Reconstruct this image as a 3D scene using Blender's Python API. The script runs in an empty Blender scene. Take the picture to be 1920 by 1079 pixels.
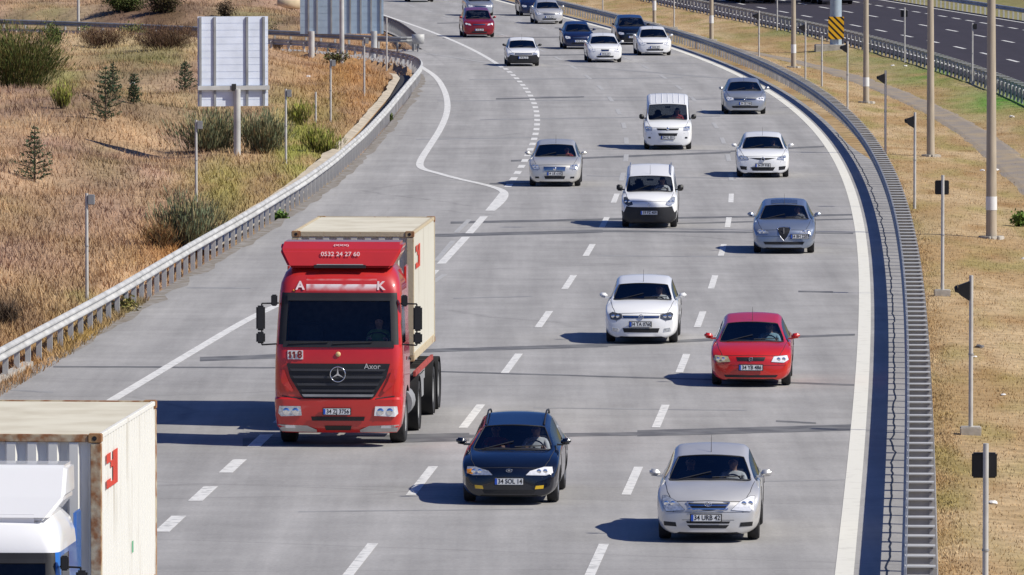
import bpy, bmesh, math, random
import numpy as np
from mathutils import Vector, Matrix, noise
from mathutils.bvhtree import BVHTree
random.seed(7); rng = np.random.default_rng(11)
PI = math.pi; R = math.radians
S = bpy.context.scene
COL = S.collection
# ------------------------------------------------------------------ camera
F = 14200.0; CH = 11.8; TH = math.atan(850/F)
cam = bpy.data.cameras.new('camera'); co = bpy.data.objects.new('camera', cam); COL.objects.link(co)
co.location = (0, 0, CH); co.rotation_euler = (PI/2-TH, 0, 0)
cam.sensor_width = 36; cam.lens = F/1920*36; cam.clip_start = 1; cam.clip_end = 9000
S.camera = co
ct, st = math.cos(TH), math.sin(TH)
def P(px, py, z=0.0):
    u = (px-960)/F; v = (py-539.5)/F
    dx, dy, dz = u, ct-v*st, -st-v*ct
    t = (z-CH)/dz
    return Vector((dx*t, dy*t, z))
def pix(x, y, z=0.0):
    q = y*ct-(z-CH)*st
    v = (-(z-CH)*ct-y*st)
    return 960+F*x/q, 539.5+F*v/q
# ------------------------------------------------------------------ light
w = bpy.data.worlds.new('World'); S.world = w; w.use_nodes = True
nt = w.node_tree; bg = nt.nodes['Background']
sky = nt.nodes.new('ShaderNodeTexSky'); sky.sky_type = 'NISHITA'; sky.sun_disc = False
SUN_EL = R(44); sd = Vector((math.cos(R(-19)), math.sin(R(-19)), 0))   # direction towards the sun
sky.sun_elevation = SUN_EL; sky.sun_rotation = math.atan2(sd.x, sd.y)
hs = nt.nodes.new('ShaderNodeHueSaturation'); hs.inputs['Saturation'].default_value = 1.35
mu = nt.nodes.new('ShaderNodeMix'); mu.data_type = 'RGBA'; mu.blend_type = 'MULTIPLY'; mu.inputs['Factor'].default_value = 1; mu.inputs[7].default_value = (.66, .74, 1.18, 1)
nt.links.new(sky.outputs[0], hs.inputs['Color']); nt.links.new(hs.outputs[0], mu.inputs[6]); nt.links.new(mu.outputs[2], bg.inputs['Color'])
bg.inputs['Strength'].default_value = 0.07
sl = bpy.data.lights.new('sun', 'SUN'); sl.energy = 5.0; sl.angle = R(0.5); sl.color = (1.0, 0.95, 0.83)
so = bpy.data.objects.new('sun', sl); COL.objects.link(so)
tos = Vector((sd.x*math.cos(SUN_EL), sd.y*math.cos(SUN_EL), math.sin(SUN_EL)))
so.rotation_euler = tos.to_track_quat('Z', 'Y').to_euler(); so.location = (60, 0, 80)
S.view_settings.view_transform = 'Standard'; S.view_settings.look = 'None'; S.view_settings.exposure = 0
# ------------------------------------------------------------------ materials
def node(nt, t, **k):
    n = nt.nodes.new(t)
    for a, b in k.items(): setattr(n, a, b)
    return n
def mat(name, c, rough=.6, metal=0.0, coat=0.0, var=0.0, vscale=3.0, c2=None, thr=None, back=None, spec=.5, bump=0.0, bscale=20., stretch=(1,1,1)):
    m = bpy.data.materials.new(name); m.use_nodes = True; nt = m.node_tree
    b = nt.nodes['Principled BSDF']
    b.inputs['Base Color'].default_value = (*c, 1); b.inputs['Roughness'].default_value = rough
    b.inputs['Metallic'].default_value = metal; b.inputs['Coat Weight'].default_value = coat
    b.inputs['Coat Roughness'].default_value = .04; b.inputs['Specular IOR Level'].default_value = spec
    tc = node(nt, 'ShaderNodeTexCoord'); mp = node(nt, 'ShaderNodeMapping'); mp.inputs['Scale'].default_value = stretch
    nt.links.new(tc.outputs['Object'], mp.inputs[0])
    out = None
    if var or c2:
        n = node(nt, 'ShaderNodeTexNoise'); n.inputs['Scale'].default_value = vscale; n.inputs['Detail'].default_value = 6
        nt.links.new(mp.outputs[0], n.inputs['Vector'])
        r = node(nt, 'ShaderNodeValToRGB'); cr = r.color_ramp
        if c2:
            a, bb = thr or (.4, .6)
            cr.elements[0].position = a; cr.elements[1].position = bb
            cr.elements[0].color = (*c, 1); cr.elements[1].color = (*c2, 1)
        else:
            cr.elements[0].position = .3; cr.elements[1].position = .7
            cr.elements[0].color = (*[x*(1-var) for x in c], 1); cr.elements[1].color = (*[min(1, x*(1+var)) for x in c], 1)
        nt.links.new(n.outputs['Fac'], r.inputs[0]); out = r.outputs[0]
    if back is not None:
        g = node(nt, 'ShaderNodeNewGeometry'); mx = node(nt, 'ShaderNodeMix', data_type='RGBA')
        nt.links.new(g.outputs['Backfacing'], mx.inputs['Factor'])
        if out: nt.links.new(out, mx.inputs[6])
        else: mx.inputs[6].default_value = (*c, 1)
        mx.inputs[7].default_value = (*back, 1); out = mx.outputs[2]
    if out: nt.links.new(out, b.inputs['Base Color'])
    if bump:
        n = node(nt, 'ShaderNodeTexNoise'); n.inputs['Scale'].default_value = bscale; n.inputs['Detail'].default_value = 4
        nt.links.new(mp.outputs[0], n.inputs['Vector'])
        bp = node(nt, 'ShaderNodeBump'); bp.inputs['Strength'].default_value = bump; bp.inputs['Distance'].default_value = .02
        nt.links.new(n.outputs['Fac'], bp.inputs['Height']); nt.links.new(bp.outputs[0], b.inputs['Normal'])
    return m
def glass(name, tint=(.66, .69, .72), refl=.08):
    m = bpy.data.materials.new(name); m.use_nodes = True; nt = m.node_tree
    for n in list(nt.nodes):
        if n.type == 'BSDF_PRINCIPLED': nt.nodes.remove(n)
    out = nt.nodes['Material Output']
    t = node(nt, 'ShaderNodeBsdfTransparent'); t.inputs[0].default_value = (*tint, 1)
    g = node(nt, 'ShaderNodeBsdfGlossy'); g.inputs['Roughness'].default_value = .02; g.inputs[0].default_value = (.9, .95, 1, 1)
    lw = node(nt, 'ShaderNodeFresnel'); lw.inputs[0].default_value = 1.5
    ad = node(nt, 'ShaderNodeMath', operation='ADD'); ad.inputs[1].default_value = refl*.3
    nt.links.new(lw.outputs[0], ad.inputs[0])
    mx = node(nt, 'ShaderNodeMixShader'); nt.links.new(ad.outputs[0], mx.inputs[0])
    nt.links.new(t.outputs[0], mx.inputs[1]); nt.links.new(g.outputs[0], mx.inputs[2]); nt.links.new(mx.outputs[0], out.inputs[0])
    return m
def attr_mat(name, rough=.9, trans=0.0, noise_amt=.0, nscale=8., bump=0.):
    m = bpy.data.materials.new(name); m.use_nodes = True; nt = m.node_tree; b = nt.nodes['Principled BSDF']
    b.inputs['Roughness'].default_value = rough; b.inputs['Specular IOR Level'].default_value = .15
    a = node(nt, 'ShaderNodeAttribute', attribute_name='tint'); out = a.outputs['Color']
    if noise_amt:
        tc = node(nt, 'ShaderNodeTexCoord')
        n = node(nt, 'ShaderNodeTexNoise'); n.inputs['Scale'].default_value = nscale; n.inputs['Detail'].default_value = 8; n.inputs['Roughness'].default_value = .7
        nt.links.new(tc.outputs['Object'], n.inputs['Vector'])
        r = node(nt, 'ShaderNodeMapRange'); r.inputs[1].default_value = .3; r.inputs[2].default_value = .7
        r.inputs[3].default_value = 1-noise_amt; r.inputs[4].default_value = 1+noise_amt
        nt.links.new(n.outputs['Fac'], r.inputs[0])
        v = node(nt, 'ShaderNodeVectorMath', operation='SCALE'); nt.links.new(out, v.inputs[0]); nt.links.new(r.outputs[0], v.inputs['Scale']); out = v.outputs[0]
        if bump:
            bp = node(nt, 'ShaderNodeBump'); bp.inputs['Strength'].default_value = bump; bp.inputs['Distance'].default_value = .08
            nt.links.new(n.outputs['Fac'], bp.inputs['Height']); nt.links.new(bp.outputs[0], b.inputs['Normal'])
    nt.links.new(out, b.inputs['Base Color'])
    return m
def paint(name, c, metal=0., rough=.32, var=.05):
    return mat(name, c, rough=rough, metal=metal, coat=1.0, var=var, vscale=2.2, back=(.03, .03, .033))
M = {}
M['black'] = mat('black_plastic', (.018, .018, .02), .55, var=.2)
M['under'] = mat('underbody', (.012, .012, .013), .9, var=.3)
M['tyre'] = mat('tyre_rubber', (.022, .022, .024), .85, var=.3, vscale=9)
M['rim'] = mat('rim_alloy', (.55, .56, .58), .35, metal=.8, var=.1)
M['chrome'] = mat('chrome', (.82, .83, .85), .15, metal=1., var=.03)
M['glass'] = glass('window_glass'); M['glass_dark'] = glass('rear_window_glass', (.16, .18, .2))
M['truck_glass'] = glass('truck_glass', (.84, .88, .97), .0)
M['interior'] = mat('interior_fabric', (.05, .052, .06), .9, var=.3, vscale=8)
M['interior2'] = mat('interior_grey_fabric', (.13, .13, .14), .9, var=.2, vscale=8)
M['plate'] = mat('plate_white', (.75, .76, .76), .4, var=.04); M['plate_blue'] = mat('plate_blue', (.02, .09, .5), .4, var=.1)
M['ink'] = mat('black_lettering', (.01, .01, .012), .5, var=.1); M['white_ink'] = mat('white_lettering', (.8, .8, .8), .5, var=.1)
M['red_ink'] = mat('red_logo_paint', (.62, .05, .025), .5, var=.15)
M['lamp'] = mat('headlight_lens', (.62, .65, .68), .12, metal=.55, coat=1., var=.35, vscale=22)
M['lampw'] = mat('headlight_bright', (.9, .9, .9), .12, metal=.2, coat=1., var=.1, vscale=22)
M['lampy'] = mat('yellowed_headlight_lens', (.68, .55, .30), .18, metal=.3, coat=1., var=.3, vscale=22)
M['lampd'] = mat('dark_headlight_lens', (.10, .105, .11), .1, metal=.4, coat=1., var=.5, vscale=22)
M['bulb'] = mat('lamp_reflector', (.95, .95, .95), .08, metal=1., var=.02)
M['amber'] = mat('amber_lens', (.75, .28, .02), .2, coat=1., var=.1); M['yellow'] = mat('fog_lens', (.7, .45, .03), .2, coat=1, var=.1)
M['tail'] = mat('tail_lens', (.4, .01, .01), .2, coat=1., var=.1)
M['gap'] = mat('panel_gap_shadow', (.03, .03, .032), .8, var=.1)
M['grille'] = mat('grille_mesh', (.012, .012, .013), .5, var=.4, vscale=60)
M['skin'] = mat('skin', (.50, .30, .21), .6, var=.08)
M['hair'] = mat('dark_hair', (.02, .014, .01), .8, var=.2)
M['trousers'] = mat('trousers', (.03, .04, .08), .9, var=.2)
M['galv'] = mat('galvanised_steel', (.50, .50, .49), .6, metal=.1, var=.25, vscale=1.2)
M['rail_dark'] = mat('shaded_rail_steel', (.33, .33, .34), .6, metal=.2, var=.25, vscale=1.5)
M['galvd'] = mat('weathered_shaded_steel', (.30, .305, .31), .6, metal=.15, var=.25, vscale=1.5)  # worn steel; also the shade painted into the right guardrail's beam
M['pole'] = mat('pole_grey_paint', (.50, .49, .47), .6, var=.15, vscale=3)
M['concrete_pole'] = mat('concrete_pole', (.42, .36, .28), .85, var=.14, vscale=3, stretch=(3, 3, .4))
M['concrete'] = mat('concrete', (.44, .41, .36), .9, var=.2, vscale=4, bump=.3)
M['lampbox'] = mat('black_fixture', (.012, .012, .014), .5, var=.2)
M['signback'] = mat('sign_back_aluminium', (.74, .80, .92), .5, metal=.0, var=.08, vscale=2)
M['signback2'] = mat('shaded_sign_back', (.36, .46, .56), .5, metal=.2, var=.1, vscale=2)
# ------------------------------------------------------------------ mesh helpers
class MB:
    def __init__(s): s.v = []; s.f = []; s.m = []; s.sm = []
    def add(s, vs, fs, mi=0, sm=False):
        o = len(s.v); s.v += [tuple(v) for v in vs]
        for f in fs: s.f.append(tuple(i+o for i in f)); s.m.append(mi); s.sm.append(sm)
        return s
    def box(s, c, d, mi=0, rz=0., taper=1.0, rot=None):
        x, y, z = d[0]/2, d[1]/2, d[2]/2; vs = []
        for k, (sx, sy, sz) in enumerate([(-1,-1,-1),(1,-1,-1),(1,1,-1),(-1,1,-1),(-1,-1,1),(1,-1,1),(1,1,1),(-1,1,1)]):
            t = taper if sz > 0 else 1
            p = Vector((sx*x*t, sy*y*t, sz*z))
            if rot: p = rot @ p
            if rz: p = Matrix.Rotation(rz, 3, 'Z') @ p
            vs.append(p+Vector(c))
        return s.add(vs, [(0,3,2,1),(4,5,6,7),(0,1,5,4),(1,2,6,5),(2,3,7,6),(3,0,4,7)], mi)
    def tube(s, p0, p1, r0, r1=None, n=10, mi=0, caps=True, sm=True):
        p0 = Vector(p0); p1 = Vector(p1); r1 = r0 if r1 is None else r1
        q = (p1-p0).to_track_quat('Z', 'Y'); vs = []
        for p, r in ((p0, r0), (p1, r1)):
            for k in range(n):
                a = 2*PI*k/n; vs.append(p+q @ Vector((math.cos(a)*r, math.sin(a)*r, 0)))
        s.add(vs, [(k, (k+1) % n, n+(k+1) % n, n+k) for k in range(n)], mi, sm)
        if caps: s.add(vs[:n], [tuple(range(n-1, -1, -1))], mi); s.add(vs[n:], [tuple(range(n))], mi)
        return s
    def path(s, pts, r, n=8, mi=0):
        for a, b in zip(pts[:-1], pts[1:]): s.tube(a, b, r, r, n, mi)
        return s
    def lathe(s, prof, axis='X', c=(0,0,0), n=24, mi=0, sm=True):   # prof: (along, radius)
        vs = []
        for a, r in prof:
            for k in range(n):
                t = 2*PI*k/n; u, v = math.cos(t)*r, math.sin(t)*r
                p = {'X': (a, u, v), 'Y': (u, a, v), 'Z': (u, v, a)}[axis]
                vs.append((p[0]+c[0], p[1]+c[1], p[2]+c[2]))
        m = len(prof); fs = [(i*n+k, i*n+(k+1) % n, (i+1)*n+(k+1) % n, (i+1)*n+k) for i in range(m-1) for k in range(n)]
        return s.add(vs, fs, mi, sm)
    def torus(s, c, R0, r, axis='Y', n=20, k=6, mi=0, sx=1., sz=1.):
        prof = []
        vs = []
        for i in range(n):
            a = 2*PI*i/n
            for j in range(k):
                b = 2*PI*j/k; rr = R0+r*math.cos(b); p = (rr*math.cos(a)*sx, r*math.sin(b), rr*math.sin(a)*sz)
                if axis == 'Z': p = (p[0], p[2], p[1])
                if axis == 'X': p = (p[1], p[0], p[2])
                vs.append((p[0]+c[0], p[1]+c[1], p[2]+c[2]))
        return s.add(vs, [(i*k+j, i*k+(j+1) % k, ((i+1) % n)*k+(j+1) % k, ((i+1) % n)*k+j) for i in range(n) for j in range(k)], mi, True)
    def prism(s, poly, y0, y1, mi=0):   # polygon in xz, extruded along y
        n = len(poly); vs = [(x, y0, z) for x, z in poly]+[(x, y1, z) for x, z in poly]
        return s.add(vs, [tuple(range(n)), tuple(range(2*n-1, n-1, -1))]+[(k, n+k, n+(k+1) % n, (k+1) % n) for k in range(n)], mi)
    def sweep(s, prof, pts, mi=0, closed=False, sm=False):    # prof (offset to the right, z); pts 3D, horizontal path
        vs = []; n = len(prof); m = len(pts)
        for i, p in enumerate(pts):
            a = pts[max(0, i-1)]; b = pts[min(m-1, i+1)]; t = Vector((b[0]-a[0], b[1]-a[1], 0)).normalized(); nr = Vector((t.y, -t.x, 0))
            for o, z in prof: vs.append(Vector(p)+nr*o+Vector((0, 0, z)))
        e = n if closed else n-1
        return s.add(vs, [(i*n+k, i*n+(k+1) % n, (i+1)*n+(k+1) % n, (i+1)*n+k) for i in range(m-1) for k in range(e)], mi, sm)
    def build(s, name, mats, parent=None, bevel=0., fixn=True):
        me = bpy.data.meshes.new(name); me.from_pydata(s.v, [], s.f)
        mats = mats if isinstance(mats, (list, tuple)) else [mats]
        for m in mats: me.materials.append(m)
        me.polygons.foreach_set('material_index', s.m); me.polygons.foreach_set('use_smooth', s.sm)
        if fixn or bevel:
            bm = bmesh.new(); bm.from_mesh(me)
            if bevel:
                bmesh.ops.remove_doubles(bm, verts=bm.verts, dist=1e-5)
                bmesh.ops.bevel(bm, geom=[e for e in bm.edges if len(e.link_faces) == 2 and e.calc_face_angle(0) > .5], offset=bevel, segments=2, affect='EDGES', clamp_overlap=True)
            if fixn: bmesh.ops.recalc_face_normals(bm, faces=bm.faces)
            bm.to_mesh(me); bm.free()
        me.update()
        o = bpy.data.objects.new(name, me); COL.objects.link(o)
        if parent: o.parent = parent
        return o
def tag(o, label=None, cat=None, group=None, kind=None):
    if label: o['label'] = label
    if cat: o['category'] = cat
    if group: o['group'] = group
    if kind: o['kind'] = kind
    return o
def thing(name, label, cat, loc=(0, 0, 0), rz=0., group=None):
    o = bpy.data.objects.new(name, None); COL.objects.link(o); o.location = loc; o.rotation_euler = (0, 0, rz); o.empty_display_size = .3
    return tag(o, label, cat, group)
def evalmesh(o):
    dg = bpy.context.evaluated_depsgraph_get(); dg.update()
    return bpy.data.meshes.new_from_object(o.evaluated_get(dg))
def textmesh(txt, size, name='lettering', m=None, parent=None, loc=(0, 0, 0), rot=(PI/2, 0, 0), sx=1., depth=.002, bold=.012):
    c = bpy.data.curves.new(name, 'FONT'); c.body = txt; c.size = size; c.extrude = depth; c.align_x = 'CENTER'; c.align_y = 'CENTER'; c.offset = bold*size; c.resolution_u = 3
    o = bpy.data.objects.new(name, c); COL.objects.link(o); me = evalmesh(o); bpy.data.objects.remove(o)
    me.materials.clear(); me.materials.append(m or M['ink'])
    o = bpy.data.objects.new(name, me); COL.objects.link(o); o.location = loc; o.rotation_euler = rot; o.scale = (sx, 1, 1)
    if parent: o.parent = parent
    return o
def fast_mesh(name, verts, faces_n, idx, mats, colors=None, parent=None):
    me = bpy.data.meshes.new(name); n = len(verts); nf = len(idx)//faces_n
    me.vertices.add(n); me.vertices.foreach_set('co', np.asarray(verts, np.float32).ravel())
    me.loops.add(len(idx)); me.loops.foreach_set('vertex_index', np.asarray(idx, np.int32))
    me.polygons.add(nf); me.polygons.foreach_set('loop_start', np.arange(0, len(idx), faces_n, dtype=np.int32))
    me.update(calc_edges=True); me.validate()
    for m in (mats if isinstance(mats, (list, tuple)) else [mats]): me.materials.append(m)
    if colors is not None:
        a = me.color_attributes.new('tint', 'FLOAT_COLOR', 'POINT')
        a.data.foreach_set('color', np.c_[colors, np.ones(len(colors))].astype(np.float32).ravel())
    o = bpy.data.objects.new(name, me); COL.objects.link(o)
    if parent: o.parent = parent
    return o
# ------------------------------------------------------------------ road alignment
ED = np.array([120.6,134,150.7,167.6,192.6,226.4,274.7,294,315.6,340.6,371.5,404.7,453,490,539.])
EX = np.array([5.3,6.03,6.94,7.8,8.96,10.4,11.8,12.06,12.2,11.95,11.07,9.7,6.25,3.3,-1.1])
pc = np.polyfit((ED-330)/200, EX, 5); pd = np.polyder(pc)
def E(d):
    c = min(max(d, 105.), 555.); t = (c-330)/200
    return float(np.polyval(pc, t)+np.polyval(pd, t)/200*(d-c))
def dE(d):
    c = min(max(d, 105.), 555.); return float(np.polyval(pd, (c-330)/200)/200)
def off(d, o, z=0.):       # point at perpendicular offset o (to the right) from the right edge line
    s = dE(d); k = 1/math.hypot(1, s); return Vector((E(d)+o*k, d-o*s*k, z))
def line(d0, d1, o, z=0., step=4.):
    n = max(2, int(abs(d1-d0)/step)+1)
    return [off(d, o(d) if callable(o) else o, z) for d in np.linspace(d0, d1, n)]
XLd = np.array([-200,60,120,162.3,184,201.6,222.6,245,259,281.5,306.7,339.7,365.7,378.9,386])
XLx = np.array([-30,-16.5,-13.3,-10.97,-9.67,-8.8,-7.66,-6.6,-6.1,-5.5,-5.05,-4.6,-4.5,-5.04,-6.2])
def XL(d): return float(np.interp(d, XLd, XLx)) if d < 386 else (E(d)-13.6)
def sstep(t): t = min(max(t, 0.), 1.); return t*t*(3-2*t)
def hgt(x, d):
    er = E(d)
    if x > er-14.5 and d > 386:
        t = x-(er+1.2)
        if t < 0: return -.07
    if x > er:
        t = x-(er+1.3)
        if t < 0: return -.07
        if t < 9: return -.07+.05*sstep(t/.6)-.22*math.sin(PI*min(1, max(0, t-.3)/8.6))**2+.05*noise.noise(Vector((x*.5, d*.12, 0)))*sstep(t/2)
        if t < 29.5: return -.07
        return -.05+.5*sstep((t-29.5)/10)+.02*(t-29.5)
    xl = XL(d) if d < 386 else -5.6
    if x > xl-.2: return -.07
    t = xl-x
    n1 = noise.noise(Vector((x*.12, d*.035, 3.)))+.5*noise.noise(Vector((x*.35, d*.1, 9.)))
    z = -.07+.03*sstep(t/.3)-.20*math.sin(PI*min(1, t/1.8))+ (.35*sstep((t-1.5)/6)+.012*max(0, t-3))+.75*n1*sstep((t-1.6)/6)+.5*sstep((t-4)/8)
    if d > 370:                      # ramp opening: flat shelf for the slip road
        rd = ramp_d(x)
        k = sstep((d-(rd-12))/8)*(1-sstep((d-(rd+28))/10))
        z = z*(1-k)+k*-.07
        if rd-5 < d < rd-1: z += .35*math.sin(PI*(d-rd+5)/4)
    return z
def ramp_d(x): return float(np.interp(-x, [0, 5, 6.9, 10.7, 13.2, 20, 35, 60, 400], [379, 379, 390, 405, 409, 420, 438, 470, 700]))
def ground_at(px, py):
    z = 0.
    for _ in range(12):
        p = P(px, py, z); z = .5*z+.5*hgt(p.x, p.y)
    p = P(px, py, z); p.z = hgt(p.x, p.y); return p
# ------------------------------------------------------------------ terrain
def lerp(a, b, t): return [a[i]*(1-t)+b[i]*t for i in range(3)]
TAN = (.45, .30, .16); PINK = (.40, .265, .175); STRAW = (.62, .47, .26); RUST = (.46, .235, .08); GRN = (.15, .19, .06); OLV = (.20, .19, .07); BRN = (.15, .09, .055)
BLOBS = [  # px, py, rx, ry, colour, weight : where the photo shows a different growth
 (560,270,60,75,(.32,.33,.08),.8),(500,140,60,30,TAN,.6),(250,110,150,28,STRAW,.9),(560,95,60,14,RUST,.6),(650,150,90,70,RUST,.65),(300,60,90,22,BRN,.9),
 (560,60,80,12,BRN,.5),(90,60,70,20,GRN,.5),(210,150,60,35,OLV,.6),(290,150,60,25,OLV,.7),(120,190,30,40,(.3,.3,.08),.6),(60,170,70,30,OLV,.6),(380,230,120,30,OLV,.35),(230,220,90,30,OLV,.55),(330,110,30,40,OLV,.5),(200,345,60,30,OLV,.4),
 (420,350,70,50,(.34,.30,.09),.7),(250,590,80,30,OLV,.6),(120,560,60,20,GRN,.5),(20,590,60,30,BRN,.8),(160,640,110,50,(.38,.25,.08),.8),(40,690,60,40,RUST,.6),(30,430,60,30,OLV,.3),(470,60,60,14,GRN,.5),
 (330,470,70,50,RUST,.6),(400,400,50,30,OLV,.6),(60,500,80,40,PINK,.6),(150,400,120,60,PINK,.5),(200,250,200,20,BRN,.25),(620,200,30,60,OLV,.4)]
RB = [(1470,60,110,12,(.17,.22,.06),.7),(1640,105,110,18,(.2,.24,.07),.7),(1760,140,90,18,(.13,.25,.04),.95),(1880,190,100,24,(.10,.28,.03),1.),(1690,120,60,20,(.2,.23,.08),.5),(1860,170,60,20,(.2,.25,.08),.5),
 (1810,120,60,14,(.15,.25,.05),.85),(1730,60,60,14,TAN,.2),(1730,420,60,30,OLV,.25),(1780,730,50,40,OLV,.25)]
def tint(x, d, n):
    px, py = pix(x, d, 0); left = x < E(d)-5
    a = noise.noise(Vector((x*.3, d*.09, 1.))); b = noise.noise(Vector((x*.9, d*.25, 5.)))
    if left:
        c = lerp(TAN, PINK, min(1, max(0, .55+1.6*a))); c = lerp(c, STRAW, min(1, max(0, b*1.0))); c = [c[0]*.98, c[1]*.97, c[2]*1.04]
        if d > 480: c = lerp(c, PINK, .5)
        e_ = noise.noise(Vector((x*.55, d*.10, 21.)))+.5*noise.noise(Vector((x*1.7, d*.4, 2.))); c = [q*(1+.55*max(-.8, min(.6, e_))) for q in c]
        tt = (XL(d) if d < 386 else -5.6)-x; c = lerp(c, (.49, .31, .14), .5*max(0, 1-abs(tt-2.2)/3.2)*min(1, max(0, .7+a+b)))
        for q in BLOBS:
            r = ((px-q[0])/q[2])**2+((py-q[1])/q[3])**2
            if r < 3: c = lerp(c, q[4], min(.95, 1.35*q[5]*math.exp(-r*1.0)*min(1, max(.3, .9+a+b))))
    else:
        e_ = noise.noise(Vector((x*2.1, d*.45, 31.))); f_ = noise.noise(Vector((x*.8, d*.16, 44.)))
        c = lerp((.45, .31, .165), (.56, .42, .26), min(1, max(0, .5+1.7*a))); c = lerp(c, (.38, .24, .115), min(1, max(0, b*1.5+e_*.6))); c = lerp(c, (.34, .29, .11), min(.75, max(0, f_*1.6+e_*.3))); c = [c[0]*.97, c[1]*.95, c[2]*.88]
        for q in RB:
            r = ((px-q[0])/q[2])**2+((py-q[1])/q[3])**2
            if r < 3: c = lerp(c, q[4], q[5]*math.exp(-r*1.2)*min(1, max(.2, .9+a+b)))
        if x > E(d)+28: c = lerp(c, GRN, .6)
    return c
xs = np.unique(np.concatenate([np.array([-4000,-2200,-1200,-700,-400,-250,-160,-110,-80]), np.arange(-64,-14,1.0), np.arange(-14,24,.35), np.arange(24,60,1.0), np.array([64,72,85,110,160,250,400,700,1200,2200,4000])]))
ys = np.unique(np.concatenate([np.array([-800,-400,-200,-100,-50,0,40,70]), np.arange(90,560,1.8), np.array([565,575,590,620,660,720,820,1000,1300,1800,2500,3500,5500])]))
V = []; Cc = []
for y in ys:
    for x in xs:
        z = hgt(x, y) if abs(x) < 120 and y > -60 else .0
        r = math.hypot(x, max(0, y-300))
        if r > 700: z += (r-700)*.035*(1+noise.noise(Vector((x*.0012, y*.0012, 0))))
        elif abs(x) >= 120: z = -.07
        V.append((x, y, z)); Cc.append(tint(x, y, 0))
nx, ny = len(xs), len(ys)
I = np.arange(nx*ny).reshape(ny, nx)
idx = np.stack([I[:-1,:-1], I[:-1,1:], I[1:,1:], I[1:,:-1]], -1).ravel()
M['ground'] = attr_mat('dry_ground', noise_amt=.35, nscale=2.2, bump=.25)
g = fast_mesh('ground', V, 4, idx, M['ground'], np.array(Cc)*.9)
g.data.polygons.foreach_set('use_smooth', [True]*len(g.data.polygons)); tag(g, kind='structure')
# blades
M['blade'] = attr_mat('grass_blades', rough=.8)
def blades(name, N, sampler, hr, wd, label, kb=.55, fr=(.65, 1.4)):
    vs = np.empty((N*3, 3), np.float32); cs = np.empty((N*3, 3), np.float32); k = 0
    while k < N:
        x, d = sampler()
        if x is None: continue
        z = hgt(x, d); c = tint(x, d, 0); f = random.uniform(*fr); c = [min(1, q*f) for q in c]
        cl = .5+.9*noise.noise(Vector((x*1.1, d*.6, 7)))
        h = random.uniform(*hr)*max(.45, .8+cl*.7); a = random.uniform(0, PI); w_ = wd*random.uniform(.6, 1.5)
        lx, ly = random.gauss(-.08, .45)*h, random.gauss(0, .4)*h
        ca, sa = math.cos(a)*w_, math.sin(a)*w_
        vs[3*k] = (x-ca, d-sa, z-.02); vs[3*k+1] = (x+ca, d+sa, z-.02); vs[3*k+2] = (x+lx, d+ly, z+h)
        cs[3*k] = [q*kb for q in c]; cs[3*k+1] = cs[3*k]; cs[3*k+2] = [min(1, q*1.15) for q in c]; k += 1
    o = fast_mesh(name, vs, 3, np.arange(N*3), M['blade'], cs)
    tag(o, label, 'grass', kind='stuff'); return o
def in_ramp(x, d):
    return x < -3 and ramp_d(x)-.3 < d < ramp_d(x)+9.5
def s_left():
    d = 100*(5.6**(random.random())); d = 112+ (d-100)*1.02
    lim = XL(d) if d < 386 else (-5.5 if d < 414 else off(d, -14.0).x)
    if random.random() < .02: d = random.uniform(150, 192); return XL(d)-.15+random.random()**1.5*(.25+.3*sstep((185-d)/15)), d
    x = lim-.25-random.random()*(1.05*d*960/F+8+lim if 1.05*d*960/F+8+lim > 3 else 3)
    if in_ramp(x, d): return None, None
    t = lim-x
    if d > 215 and d < 372 and t < 1.3: return None, None
    return x, d
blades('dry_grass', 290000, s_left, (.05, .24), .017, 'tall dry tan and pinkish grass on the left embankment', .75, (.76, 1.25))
def s_right():
    if random.random() < .12: d = 112*4.9**random.random(); p = off(d, 1.5+abs(random.gauss(0, .25))); return p.x, p.y
    d = 112*4.9**random.random()
    t = 1.5+random.random()*8.7
    p = off(d, t); return p.x, p.y
blades('mown_grass', 170000, s_right, (.015, .05), .012, 'short mown dry grass on the median between the two carriageways', .8, (.68, 1.35))
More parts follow.
